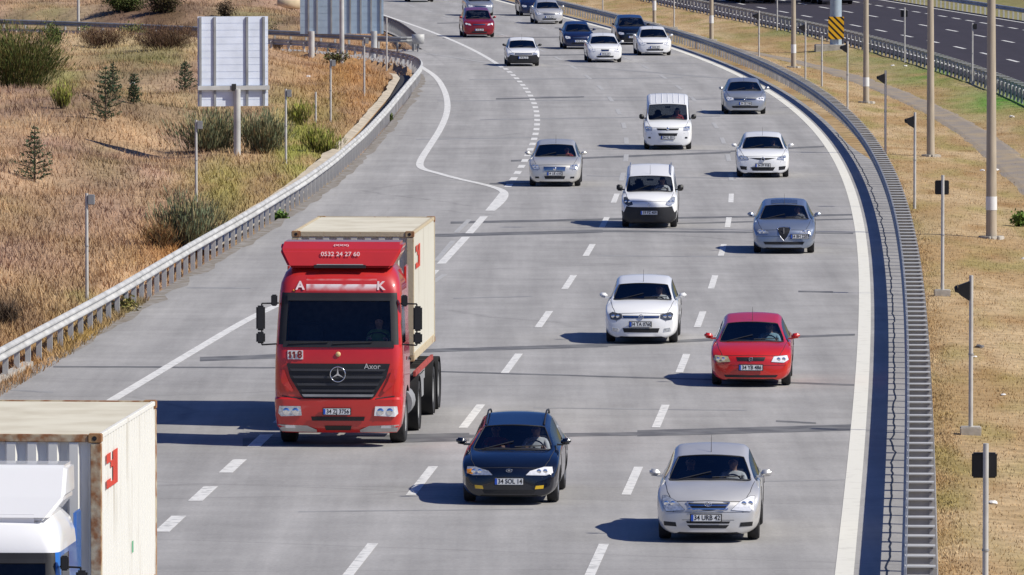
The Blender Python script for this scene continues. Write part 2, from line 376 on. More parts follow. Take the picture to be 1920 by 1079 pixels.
# ------------------------------------------------------------------ road surfaces
def road_mat(name, c, dark, streak=.5, wear=True):
    m = bpy.data.materials.new(name); m.use_nodes = True; nt = m.node_tree; b = nt.nodes['Principled BSDF']
    b.inputs['Roughness'].default_value = .85; b.inputs['Specular IOR Level'].default_value = .3
    tc = node(nt, 'ShaderNodeTexCoord')
    def nz(scale, detail=5, rough=.6, st_=(1, 1, 1)):
        mp = node(nt, 'ShaderNodeMapping'); mp.inputs['Scale'].default_value = st_; nt.links.new(tc.outputs['Object'], mp.inputs[0])
        n = node(nt, 'ShaderNodeTexNoise'); n.inputs['Scale'].default_value = scale; n.inputs['Detail'].default_value = detail; n.inputs['Roughness'].default_value = rough
        nt.links.new(mp.outputs[0], n.inputs['Vector']); return n.outputs['Fac']
    def rng_(s, a, b_, lo, hi):
        r = node(nt, 'ShaderNodeMapRange'); r.inputs[1].default_value = a; r.inputs[2].default_value = b_; r.inputs[3].default_value = lo; r.inputs[4].default_value = hi
        nt.links.new(s, r.inputs[0]); return r.outputs[0]
    def mul(a, b_):
        n = node(nt, 'ShaderNodeMath', operation='MULTIPLY'); nt.links.new(a, n.inputs[0]); nt.links.new(b_, n.inputs[1]); return n.outputs[0]
    f = rng_(nz(.12, 4), .3, .7, 1-.16*streak, 1+.16*streak)
    f = mul(f, rng_(nz(1.3, 6, .7, (.5, .35, 1)), .3, .7, 1-.22*streak, 1+.2*streak))
    f = mul(f, rng_(nz(14, 5, .75), .3, .7, .86, 1.14))
    f = mul(f, rng_(nz(.55, 3, .5, (2.0, .03, 1)), .35, .65, .93, 1.05))
    if wear:
        at = node(nt, 'ShaderNodeAttribute', attribute_name='lane'); k1 = node(nt, 'ShaderNodeMath', operation='MULTIPLY'); k1.inputs[1].default_value = 2*PI/1.9; nt.links.new(at.outputs['Fac'], k1.inputs[0])
        k2 = node(nt, 'ShaderNodeMath', operation='COSINE'); nt.links.new(k1.outputs[0], k2.inputs[0]); tr = rng_(k2.outputs[0], -1, 1, .93, 1.035)
        f = mul(f, tr); f = mul(f, rng_(nz(2.5, 4, .6, (1.6, .06, 1)), .35, .7, 1.04, .93)); f = mul(f, rng_(nz(.5, 5, .7, (.25, 1.2, 1)), .3, .7, .93, 1.06))
    # fine transverse cracks
    mp = node(nt, 'ShaderNodeMapping'); mp.inputs['Scale'].default_value = (.10, .38, 1); nt.links.new(tc.outputs['Object'], mp.inputs[0])
    vo = node(nt, 'ShaderNodeTexVoronoi', feature='DISTANCE_TO_EDGE'); vo.inputs['Scale'].default_value = .35
    wn = node(nt, 'ShaderNodeTexNoise'); wn.inputs['Scale'].default_value = 1.2; wn.inputs['Detail'].default_value = 5; nt.links.new(mp.outputs[0], wn.inputs['Vector'])
    mxv = node(nt, 'ShaderNodeMix', data_type='VECTOR'); mxv.inputs['Factor'].default_value = .12
    nt.links.new(mp.outputs[0], mxv.inputs[4]); nt.links.new(wn.outputs['Color'], mxv.inputs[5]); nt.links.new(mxv.outputs[1], vo.inputs['Vector'])
    f = mul(f, rng_(vo.outputs['Distance'], .0, .006, .82 if wear else .9, 1))
    v = node(nt, 'ShaderNodeVectorMath', operation='SCALE'); v.inputs[0].default_value = c; nt.links.new(f, v.inputs['Scale'])
    nt.links.new(v.outputs[0], b.inputs['Base Color'])
    bp = node(nt, 'ShaderNodeBump'); bp.inputs['Strength'].default_value = .15; bp.inputs['Distance'].default_value = .01
    nt.links.new(nz(60, 3), bp.inputs['Height']); nt.links.new(bp.outputs[0], b.inputs['Normal'])
    return m
M['asphalt'] = road_mat('worn_grey_asphalt', (.350, .340, .330), .65)
M['asphalt_new'] = road_mat('dark_new_asphalt', (.042, .036, .045), .5, .5, False)
M['marking'] = mat('road_paint', (.72, .71, .68), .7, c2=(.46, .455, .44), thr=(.50, .66), vscale=5)
M['edge_paint'] = mat('edge_line_paint', (.76, .74, .66), .7, c2=(.60, .58, .51), thr=(.55, .78), vscale=3)
M['marking_thin'] = mat('worn_road_paint', (.46, .455, .44), .7, c2=(.36, .357, .355), thr=(.40, .60), vscale=6)
M['patch'] = mat('road_repair', (.11, .11, .115), .8, c2=(.20, .20, .20), thr=(.40, .70), vscale=1.6)
M['patch2'] = mat('road_repair_faded', (.24, .238, .24), .8, c2=(.31, .308, .305), thr=(.4, .62), vscale=1.6)
M['blotch'] = mat('road_blotch', (.225, .222, .215), .8, var=.06)
M['path'] = mat('dirt_path', (.27, .23, .19), .95, c2=(.36, .28, .18), thr=(.42, .68), vscale=1.1, stretch=(1, .4, 1), bump=.5, bscale=6)
def strip(mb, la, lb, mi=0):
    n = len(la); mb.add(list(la)+list(lb), [(i, i+1, n+i+1, n+i) for i in range(n-1)], mi)
def up(v, z): return Vector((v[0], v[1], z))
mb = MB(); la = []; lb = []
for d in list(np.arange(-300, 90, 30))+list(np.arange(90, 600, 2.5))+[640, 700, 800, 1000, 1400]:
    r = off(d, 1.50 if d < 262 else 1.50-.72*sstep((d-262)/30)); l = Vector((XL(d) if d < 386 else off(d, -13.9).x, d, 0))
    la.append(up(l, 0)); lb.append(up(r, 0))
cols = [0, .12, .25, .375, .5, .625, .75, .875, 1]
for c0, c1 in zip(cols[:-1], cols[1:]): strip(mb, [a.lerp(b, c0) for a, b in zip(la, lb)], [a.lerp(b, c1) for a, b in zip(la, lb)])
mw_ = mb.build('motorway', M['asphalt']); tag(mw_, kind='structure')
at_ = mw_.data.attributes.new('lane', 'FLOAT', 'POINT'); at_.data.foreach_set('value', [v.co.x-E(v.co.y) for v in mw_.data.vertices])
mb = MB(); la = []; lb = []
for x in [4, 0, -3, -5, -6, -6.9, -8.5, -10.7, -13.2, -16, -20, -27, -35, -47, -60, -100, -200]:
    rd = ramp_d(x) if x < -5 else 380
    la.append((x, rd, -.004)); lb.append((x, (rd+9) if x < -7 else 416, -.004))
strip(mb, la, lb); tag(mb.build('slip_road', M['asphalt']), kind='structure')
mb = MB(); strip(mb, line(-100, 1200, 11.0, -.0), line(-100, 1200, 28.2, -.0)); tag(mb.build('far_carriageway', M['asphalt_new']), kind='structure')
# markings
def ribbon(mb, pts, wdt, z, mi=0):
    a = []; b = []; m = len(pts)
    for i, p in enumerate(pts):
        q0, q1 = pts[max(0, i-1)], pts[min(m-1, i+1)]; t = Vector((q1[0]-q0[0], q1[1]-q0[1], 0)).normalized(); n = Vector((t.y, -t.x, 0))
        a.append(up(Vector(p)-n*wdt/2, z)); b.append(up(Vector(p)+n*wdt/2, z))
    strip(mb, a, b, mi)
def smooth(pts, it=3, sub=3):
    p = [Vector(q) for q in pts]; o = []
    for i in range(len(p)-1):
        a = p[max(0, i-1)]; b = p[i]; c = p[i+1]; d = p[min(len(p)-1, i+2)]
        for k in range(sub):
            t = k/sub; o.append(.5*((2*b)+(c-a)*t+(2*a-5*b+4*c-d)*t*t+(3*b-a-3*c+d)*t**3))
    o.append(p[-1])
    for _ in range(it): o = [o[0]]+[(o[i-1]+2*o[i]+o[i+1])/4 for i in range(1, len(o)-1)]+[o[-1]]
    return o
ZM = .006
mb = MB(); ribbon(mb, line(20, 900, 0), .30, ZM); tag(mb.build('edge_line', M['edge_paint']), kind='structure')
mb = MB()
for k in range(-6, 32):
    c = 122.4+15.4*k; o = -4.0
    ribbon(mb, line(c-3, c+3, lambda d: -4.05+.15*(d-122)/200, 0, 2), .17, ZM, 0 if k < 9 else 1)
    ribbon(mb, line(c-3.3, c+2.9, lambda d: -7.9+.3*(d-122)/200, 0, 2), .18, ZM, 0 if k < 9 else 1)
tag(mb.build('lane_dashes', [M['marking'], M['marking_thin']]), kind='structure')
mb = MB()
def o1(d): return -11.62+.55*sstep((d-200)/140)
for k in range(-14, 9):
    c = 140.6+5.95*k; ribbon(mb, line(c-1.5, c+1.5, o1, 0, 1.5), .26, ZM)
for a, b in ((198, 204.5), (207.5, 221.5), (223.5, 233.5), (237, 249)): ribbon(mb, line(a, b, o1, 0, 3), .24, ZM)
c = 253.
while c < 384:
    ribbon(mb, line(c, c+2.4, o1, 0, 1.2), .24, ZM); c += 4.9
ribbon(mb, line(384, 760, -11.15, 0), .24, ZM)
for a, b, x0, y0, x1, y1 in ((0,0,880,412,855,437),(0,0,850,452,818,490),(0,0,834,515,812,530)): ribbon(mb, [P(x0,y0), P(x1,y1)], .16, ZM, 1)
tag(mb.build('merge_lane_dashes', [M['marking'], M['marking_thin']]), kind='structure')
mb = MB()
ribbon(mb, smooth([P(-160,980),P(0,872),(P(120,805)),P(215,748),P(300,697),P(400,637),P(480,591),P(560,556),P(640,525)], 2), .24, ZM)
tag(mb.build('slip_lane_edge_line', M['marking']), kind='structure')
mb = MB()
ribbon(mb, smooth([P(700,92),P(760,110),P(793,128),P(818,146),P(833,170),P(839,195),P(836,218),P(824,245),P(805,275),P(791,297),P(787,310),P(795,318),P(820,325),P(860,336),P(905,346),P(938,356),P(946,366),P(938,380),P(920,396)], 1, 5), .27, ZM+.002)
ribbon(mb, smooth([P(800,101),P(850,108),P(900,116),P(938,123)], 1), .22, ZM, 1)
tag(mb.build('gore_line', [M['marking'], M['marking_thin']]), kind='structure')
mb = MB()
for o, per, ln in ((16, 12, 4.8), (20.3, 12, 4.8), (24.8, 6, 3.4)):
    d = 260.
    while d < 620: ribbon(mb, line(d, d+ln, o, 0, 2), .22, ZM); d += per
ribbon(mb, line(200, 700, 27.4), .2, ZM); ribbon(mb, line(200, 700, 11.9), .2, ZM)
tag(mb.build('far_lane_dashes', M['marking']), kind='structure')
# repairs and cracks
mb = MB()
def band(x0, y0, x1, y1, t, mi=0, j=.5):
    t *= 1.3; n = max(3, int(abs(x1-x0)/25)); a = []; b = []
    for k in range(n+1):
        u = k/n; x = x0+(x1-x0)*u; y = y0+(y1-y0)*u; w1 = t/2+random.uniform(-j, j)*.5; w2 = t/2+random.uniform(-j, j)*.5
        a.append(up(P(x, y-w1), .003+.0006*len(mb.f) % .002)); b.append(up(P(x, y+w2), .003+.0006*len(mb.f) % .002))
    zz = .003 if mi == 0 else .0022
    strip(mb, [up(p, zz) for p in a], [up(p, zz) for p in b], mi)
for q in [(375,674,700,662,6,0),(700,661,1140,648,5,0),(1140,647,1340,637,4,0),(1340,637,1603,628,3,0),(700,445,1130,434,4.5,0),(1130,434,1400,436,2.5,0),(1400,436,1600,438,2,0),
          (845,418,1170,411,3,0),(1170,411,1600,403,2.5,0),(1260,420,1603,411,1.8,0),(958,302,1370,286,2.4,0),(1370,284,1545,275,2,0),(455,829,880,820,12,0),(1195,813,1600,802,9,0),(880,819,1195,814,5,0),
          (1497,547,1562,548,2.2,0),(1455,790,1530,794,2.2,0),(820,697,1320,712,2,0),(1320,712,1612,723,2.2,0),(930,186,1095,182,2,0),(820,190,1330,187,1.3,1),(918,345,1000,345,2,0),(100,688,520,690,2,0),
          (900,225,1350,218,1.5,1),(880,150,1280,146,1.4,1),(780,262,1010,258,1.3,1),(1020,120,1390,150,1.2,1),(350,540,470,541,2,1),(20,732,100,736,2,1),(830,72,1050,70,1.3,0),(820,44,870,43,1.3,0),(1000,104,1100,103,1.3,0),(1040,53,1150,55,1.2,0),(960,86,1050,93,1.2,0),
          (850,560,1000,556,1.4,1),(1000,765,1400,770,1.4,1),(560,960,1000,955,1.4,1),(1340,905,1590,900,1.2,1),(1120,480,1400,482,1.2,1),(1100,330,1380,335,1.2,1)]: band(*q)
tag(mb.build('road_repairs', [M['patch'], M['patch2']]), kind='structure')
# wandering crack / cable beside the right rail
mb = MB(); pts = []; d = 100.
while d < 300:
    pts.append(off(d, .70+.07*noise.noise(Vector((d*.35, 0, 0)))+.04*noise.noise(Vector((d*1.3, 4, 0))), 0)); d += .6
ribbon(mb, pts, .035, .004); tag(mb.build('pavement_crack', M['ink']), kind='structure')
# dirt verge along the left edge, drain, pale stones
M['verge'] = mat('dirty_verge', (.20, .17, .13), .95, c2=(.33, .315, .30), thr=(.4, .7), vscale=2.5)
mb = MB(); a = []; b = []
for d in np.arange(60, 380, 2.): a.append((XL(d)+.0, d, .003)); b.append((XL(d)+.35+.3*noise.noise(Vector((0, d*.3, 0))), d, .003))
strip(mb, a, b); tag(mb.build('verge', M['verge']), kind='structure')
mb = MB(); a = []; b = []; c = []; e = []
M['drain'] = mat('drain_shadow', (.03, .03, .035), .95, var=.3); M['stones'] = mat('pale_gravel', (.50, .43, .33), .95, var=.3, vscale=2, bump=1, bscale=8)  # dark strip beside the rail is the ditch's shadow painted flat
for d in np.arange(214, 374, 2.):
    x = XL(d); z0 = -.10; wv = .18*noise.noise(Vector((5, d*.2, 0)))
    k = sstep((d-262)/25)
    a.append((x-.30, d, -.02)); b.append((x-.35-.55*k, d, -.03)); c.append((x-.352-.55*k, d, .04)); e.append((x-1.25-wv, d, .10))
strip(mb, a, b, 0); strip(mb, c, e, 1)
tag(mb.build('drain_channel', [M['drain'], M['stones']]), kind='structure')
mb = MB(); a = []; b = []; c = []; e = []
for px, py, wd_ in [(1380,88,.5),(1440,98,.7),(1500,110,.8),(1560,125,.9),(1630,148,1.),(1700,175,1.),(1770,208,1.),(1840,250,1.1),(1900,300,1.2),(1960,350,1.3)]:
    p = P(px, py); a.append((p.x-wd_*.8, p.y-1, 0)); b.append((p.x+wd_*.8, p.y+1, 0))
def drape(l, dz=.03): return [Vector((q[0], q[1], hgt(q[0], q[1])+dz)) for q in l]
sa, sb = smooth(a, 1, 12), smooth(b, 1, 12)
L5 = [[x*(1-t)+y*t for x, y in zip(sa, sb)] for t in (0, .25, .5, .75, 1)]
L5 = [drape([Vector((p.x+(.25*noise.noise(Vector((p.y*.3, i, 0))) if i in (0, 4) else 0), p.y, 0)) for p in l], .035 if 0 < i < 4 else -.03) for i, l in enumerate(L5)]
for i in range(4): strip(mb, L5[i], L5[i+1])
tag(mb.build('dirt_path', M['path']), kind='structure')
# ------------------------------------------------------------------ guardrails
WP = [(0, .155), (.035, .14), (.075, .10), (.075, .065), (.02, .02), (.02, -.02), (.075, -.065), (.075, -.10), (.035, -.14), (0, -.155)]
def resample(pts, step):
    out = [Vector(pts[0])]; acc = 0
    for a, b in zip(pts[:-1], pts[1:]):
        a, b = Vector(a), Vector(b); L = (b-a).length; t = step-acc
        while t <= L: out.append(a.lerp(b, t/L)); t += step
        acc = (acc+L) % step
    return out
def W(side, z=.6, dep=1.): return [(side*(o)*dep, z+h) for o, h in WP]+[(side*(o-.012)*dep, z+h) for o, h in reversed(WP)]
def dist(p): return p.y
def guardrail(name, label, pts, double=False, side=1, dark='galvd', edge='galv', ztop=.75, step=2., matl='galv', gap=.42, curve_z=None):
    t = thing(name, label, 'guardrail', tuple(pts[len(pts)//2]), 0, 'steel guardrails along the carriageways'); base = Vector(t.location)
    P_ = [Vector(p)-base for p in pts]; zc = ztop-.155
    mb = MB()
    if double: mb.sweep(W(-side, zc), P_, closed=True)
    else: mb.sweep(W(side, zc), P_, closed=True)
    mb.build('beam', M[matl], t)
    ps = resample(P_, step); ps = [p for p in ps]; order = sorted(range(len(ps)), key=lambda i: ps[i].y)
    rest = MB(); meshes = {}
    for r, i in enumerate(order):
        p = ps[i]; q = ps[min(i+1, len(ps)-1)]; q0 = ps[max(0, i-1)]; tv = Vector((q.x-q0.x, q.y-q0.y, 0)).normalized(); a = math.atan2(tv.y, tv.x)-PI/2
        m = MB() if r < 100 else rest; o = Vector((0, 0, 0)) if r < 100 else p
        rot = Matrix.Rotation(a, 3, 'Z') if r >= 100 else Matrix.Identity(3)
        def bx(c, d): m.box(o+rot @ Vector(c), d, rz=0 if r < 100 else a)
        if double:
            bx((side*(gap-.04), 0, ztop/2-.2), (.05, .10, ztop+.30)); bx((side*gap, .07, ztop/2-.05), (.09, .03, ztop)); bx((side*gap/2, 0, ztop-.08), (gap-.02, .025, .11)); bx((side*(gap*.72), .03, ztop-.26), (gap*.5, .02, .05))
            m.box(o+rot @ Vector((side*gap/2, .02, ztop-.012)), (gap+.05, .26, .02), 1, rz=0 if r < 100 else a)
        else:
            bx((-side*.10, 0, (ztop-.1)/2-.15), (.12, .07, ztop+.15)); bx((-side*.02, 0, zc), (.07, .10, .2))
        if r < 100:
            if 'post' not in meshes:
                ob = m.build('post', [M[matl if not double else dark], M[edge]], t); meshes['post'] = ob.data
            else:
                ob = bpy.data.objects.new('post', meshes['post']); COL.objects.link(ob); ob.parent = t
            ob.location = p; ob.rotation_euler = (0, 0, a)
    if rest.v: tag(rest.build('post', [M[matl if not double else dark], M[edge]], t), kind='stuff')
    return t
guardrail('guardrail', 'double sided steel guardrail curving along the right edge of the near carriageway', line(96, 640, 1.0), True, 1, 'rail_dark', 'galv', matl='galvd', step=1.66)  # darker steel on beam and posts stands in for shade, lighter plates for sunlit tops
guardrail('guardrail', 'double sided guardrail between the grassy median and the dark far carriageway', line(250, 640, 10.85), True, -1, 'galv', 'galv')
guardrail('guardrail', 'guardrail on the outer edge of the dark far carriageway at top right', line(380, 640, 28.5), False, -1)
lp = [(XL(d)-.02, d, 0) for d in np.arange(100, 340, 8.)]+[(-4.45,352,0),(-4.35,362,0),(-4.5,371,0),(-5.2,380,0),(-6.9,390,0),(-8.7,398,0),(-10.75,404.5,0),(-13.2,409,0),(-20,420,0),(-35,438,0),(-60,470,0)]
guardrail('guardrail', 'pale single guardrail along the left edge bending into the slip road', smooth(lp, 3, 4), False, 1, ztop=.8)
fp = [(-8-.115*12.5*k*.5, 465+50*k, 0) for k in (0,)]
gp = [off(d, -13.6, 0) for d in (560, 530, 500, 480, 465)]+[(-6.9,450,0),(-5.9,432,0),(-5.3,419,0),(-5.2,414.5,0),(-5.7,412,0),(-7.5,414,0),(-12,424,0),(-18.5,435,0),(-25.8,446,0),(-33,454,0),(-50,470,0)]
guardrail('guardrail', 'guardrail wrapping round the nose of the gore beyond the slip road', smooth(gp, 2, 4), False, -1, ztop=.8, matl='galvd')
# nose terminal
q = Vector((-5.1, 411.6, 0)); t = thing('rail_terminal', 'pale rounded end terminal on the guardrail nose at the gore', 'terminal', q)
MB().lathe([(.42, .0), (.42, .30), (.72, .34), (.95, .34), (.95, 0)], 'Z', n=16).build('shell', M['galv'], t); MB().tube((0, 0, -.1), (0, 0, .45), .06).build('post', M['galvd'], t)
# kerb at the near left
mb = MB(); pts = [(XL(d)-.12, d, 0) for d in np.arange(120, 169, 3.)]; mb.sweep([(-.12, -.1), (-.12, .10), (.1, .10), (.12, -.1)], pts)
tag(mb.build('kerb', M['concrete']), kind='structure')
# ------------------------------------------------------------------ poles
def ground_z(p): return hgt(p.x, p.y)
def reflector(px, py, h, style, label, foot=False, k=1.):
    p = ground_at(px, py) if px < 900 else P(px, py, 0)
    if px >= 900: p.z = ground_z(p)
    t = thing('marker_post', label, 'post', p, dE(p.y)*-1, 'thin posts with dark fixtures')
    r = .045*k
    MB().tube((0, 0, -.15), (0, 0, h), r, r*.9, 12).build('pole', M['pole'], t)
    MB().tube((0, 0, h*.50), (0, 0, h*.50+.03), r*1.2, r*1.2, 12).build('joint', M['galvd'], t)
    if foot:
        MB().box((0, 0, .04), (.42, .42, .24)).build('footing', M['concrete'], t, bevel=.02)
    hb = h-.32
    if style == 'box':
        b = MB(); b.box((-.02, .10, hb), (.36, .16, .36)); b.box((-.02, .19, hb), (.30, .04, .30)); o = b.build('fixture', M['lampbox'], t, bevel=.02)
    elif style == 'wedge':
        b = MB(); b.prism([(-.04, hb-.18), (-.04, hb+.20), (-.20, hb+.14), (-.26, hb+.12), (-.26, hb-.02), (-.20, hb-.08)], -.11, .11); b.tube((-.26, 0, hb+.05), (-.33, 0, hb+.04), .085, .05, 12); b.build('fixture', M['lampbox'], t)
    elif style == 'small':
        b = MB(); b.box((.12, .0, h-.16), (.17, .14, .26)); b.build('fixture', M['lampbox'] if px > 900 else M['galvd'], t, bevel=.015)
    return t
reflector(1847,1232,3.1,'box','thin grey post with square black box at the lower right edge of the median',True)
reflector(1820,812,3.15,'wedge','post with black wedge fixture on a concrete foot, beside the crushed grey scrap',True)
reflector(1767,553,3.1,'box','post with a square black box and concrete foot, nearest below the tallest pale pole',True)
reflector(1715,390,3.05,'wedge','post with black wedge fixture left of the tallest concrete pole, no foot visible',False)
reflector(1660,288,3.1,'wedge','post with black wedge fixture between the second and third concrete poles from the right')
reflector(1589,203,2.9,'wedge','post with black fixture in front of the striped board column')
reflector(1541,160,2.4,'none','plain post without a fixture just before the concrete block of the striped board')
reflector(1510,150,2.85,'wedge','post with black fixture left of the striped board beside a concrete pole')
reflector(1423,105,2.5,'wedge','post with black fixture midway between two concrete poles on the far median')
reflector(1696,117,2.85,'box','post with dark box against the far guardrail, left of the second concrete pole')
reflector(1823,158,2.9,'small','post with bent black head against the far guardrail near the tallest concrete pole')
reflector(1457,57,2.6,'none','slim post at the far guardrail near the top edge')
reflector(1264,50,2.6,'none','slim post on a pale foot beside the right guardrail near the top edge',True)
reflector(1130,22,2.4,'none','slim far post behind the right guardrail left of all others')
reflector(163,562,2.72,'small','short box topped post nearest the camera behind the left guardrail')
reflector(368,378,2.6,'small','box topped post rising out of the grey green shrub on the left embankment')
reflector(536,308,2.7,'small','box topped post right of the large square sign back')
reflector(620,230,2.6,'small','box topped post on the rust coloured grass, behind the guardrail bend')
reflector(592,230,1.25,'none','short stub post on the embankment without a fixture')
reflector(683,180,2.65,'small','box topped post near the far wide sign back')
reflector(725,134,2.7,'none','slim post closest to the gore nose')
reflector(147,60,4.2,'none','tall pale pole standing at the far slip road rail on the left',k=2.)
def lamp_pole(px, py, r, band, label, h=12.):
    p = P(px, py, 0); p.z = ground_z(p)
    t = thing('concrete_pole', label, 'pole', p, 0, 'tall tapered concrete poles on the median')
    lean = random.uniform(-.004, .004)*0-.004
    MB().tube((0, 0, -.3), (lean*h, 0, h), r, r*.55, 20).build('shaft', M['concrete_pole'], t)
    if band: MB().tube((lean*band[0], 0, band[0]), (lean*band[1], 0, band[1]), r*.985+.004, r*.975+.004, 20, sm=True).build('band', M['plate'], t)
    b = MB()
    for k in range(14):
        a = k*PI/7; b.box((math.cos(a)*(r+.12), math.sin(a)*(r+.12), .02), (random.uniform(.1, .25), random.uniform(.1, .25), .12), rz=random.uniform(0, 3))
    b.build('base_rubble', M['concrete'], t, bevel=.02)
    MB().tube((lean*h, 0, h-.1), (lean*h-1.8, 0, h+.5), .05, .04, 10).build('arm', M['galvd'], t)
    MB().box((lean*h-2.0, 0, h+.52), (.6, .22, .12)).build('lamp_head', M['galvd'], t, bevel=.03)
lamp_pole(1859,440,.165,(.85,1.25),'tallest and nearest tapered concrete pole, with a white band, on the median at right')
lamp_pole(1745,289,.15,None,'tapered concrete pole without a white band, second from the right')
lamp_pole(1624,188,.14,(.75,1.15),'tapered concrete pole with white band standing right of the striped board')
lamp_pole(1488,122,.135,(.75,1.2),'tapered concrete pole with white band left of the striped board')
lamp_pole(1334,70,.13,(1.0,1.45),'tapered concrete pole with white band, second farthest on the median')
lamp_pole(1227,42,.12,(.9,1.5),'smallest farthest tapered concrete pole near the top edge')
# striped board on gantry column
p = P(1567, 92, 0); p.z = ground_z(p)
t = thing('gantry_column', 'thick blue grey steel column on a concrete block behind the striped board', 'column', p)
MB().tube((0, 0, .2), (0, 0, 8), .33, .30, 20).build('shaft', mat('blue_grey_steel', (.40, .48, .55), .5, metal=.2, var=.1), t)
MB().tube((0, 0, .2), (0, 0, .26), .5, .5, 20).build('flange', M['galvd'], t)
MB().box((-.3, 0, .0), (1.7, 1.6, .6)).build('plinth', M['concrete'], t, bevel=.03)
p2 = P(1567, 94, 0)
def stripes(name, period=.36):
    m = bpy.data.materials.new(name); m.use_nodes = True; nt = m.node_tree; b = nt.nodes['Principled BSDF']; b.inputs['Roughness'].default_value = .5
    tc = node(nt, 'ShaderNodeTexCoord'); sp = node(nt, 'ShaderNodeSeparateXYZ'); nt.links.new(tc.outputs['Object'], sp.inputs[0])
    a = node(nt, 'ShaderNodeMath', operation='ADD'); nt.links.new(sp.outputs['X'], a.inputs[0]); nt.links.new(sp.outputs['Z'], a.inputs[1])
    d = node(nt, 'ShaderNodeMath', operation='DIVIDE'); nt.links.new(a.outputs[0], d.inputs[0]); d.inputs[1].default_value = period
    f = node(nt, 'ShaderNodeMath', operation='FRACT'); nt.links.new(d.outputs[0], f.inputs[0])
    g = node(nt, 'ShaderNodeMath', operation='GREATER_THAN'); nt.links.new(f.outputs[0], g.inputs[0]); g.inputs[1].default_value = .58
    mx = node(nt, 'ShaderNodeMix', data_type='RGBA'); mx.inputs[6].default_value = (.85, .45, .01, 1); mx.inputs[7].default_value = (.015, .013, .012, 1)
    nt.links.new(g.outputs[0], mx.inputs['Factor']); nt.links.new(mx.outputs[2], b.inputs['Base Color']); return m
t = thing('hazard_board', 'yellow and black diagonally striped hazard board mounted on the blue grey column', 'sign', (p.x, p.y-.36, p.z))
MB().box((0, -.04, 1.22), (.86, .02, 1.24)).build('board', stripes('hazard_stripes'), t, bevel=.005)
MB().box((0, -.012, 1.5), (.7, .03, .06)).box((0, -.012, .95), (.7, .03, .06)).build('bracket', M['galvd'], t)
# sign backs
def sign_back(px, py, label, w_, z0, z1, zbeam, legs, cols, matl, slats):
    p = ground_at(px, py)
    t = thing('road_sign', label, 'sign', p, R(13) if slats == 13 else R(3), 'large motorway signs seen from behind')
    b = MB(); n = slats
    for k in range(n):
        a0 = z0+(z1-z0)*k/n; a1 = z0+(z1-z0)*(k+1)/n
        b.box((0, 0, (a0+a1)/2), (w_, .03, (a1-a0)-.015)); 
    b.box((0, .012, (z0+z1)/2), (w_-.02, .02, z1-z0-.02))
    b.build('panel', M[matl], t)
    for x in cols: MB().box((x, -.05, (z0+z1)/2), (.085, .06, (z1-z0)*.985)).build('upright', M['galvd'], t)
    if zbeam: MB().box((0, -.12, zbeam), (w_*1.02, .10, .16)).build('crossbeam', M['galv'], t, bevel=.01); MB().box((0, -.185, zbeam+.02), (.16, .05, .26)).build('clamp', M['black'], t)
    for x, r, top in legs: MB().tube((x, -.12 if zbeam else -.02, -.3), (x, -.12 if zbeam else -.02, top), r, r, 16).build('leg', M['galv'], t)
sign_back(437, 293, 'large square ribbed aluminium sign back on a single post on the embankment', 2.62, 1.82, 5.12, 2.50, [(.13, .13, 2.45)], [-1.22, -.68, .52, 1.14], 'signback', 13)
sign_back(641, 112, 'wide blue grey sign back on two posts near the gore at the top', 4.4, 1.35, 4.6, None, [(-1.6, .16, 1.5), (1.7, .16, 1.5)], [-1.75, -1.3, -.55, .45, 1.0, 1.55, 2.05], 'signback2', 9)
p = ground_at(641, 120); t = thing('steel_pole', 'pale steel pole standing in front of the wide sign back', 'pole', p)
MB().tube((0, 0, -.2), (0, 0, 8), .13, .11, 16).build('shaft', M['galv'], t); MB().tube((0, 0, -.02), (0, 0, .05), .22, .22, 16).build('flange', M['galvd'], t)
# concrete pipe lying near the top
p = P(542, 34, 0); p.z = hgt(p.x, p.y)
o = MB().lathe([(-.75, .25), (-.75, .33), (.75, .33), (.75, .25), (-.75, .25)], 'X', (0, 0, .3), 18).build('concrete_pipe', mat('ochre_concrete', (.52, .42, .28), .9, var=.15)); o.location = p
tag(o, 'short ochre concrete pipe lying in the grass left of the wide sign back', 'pipe')
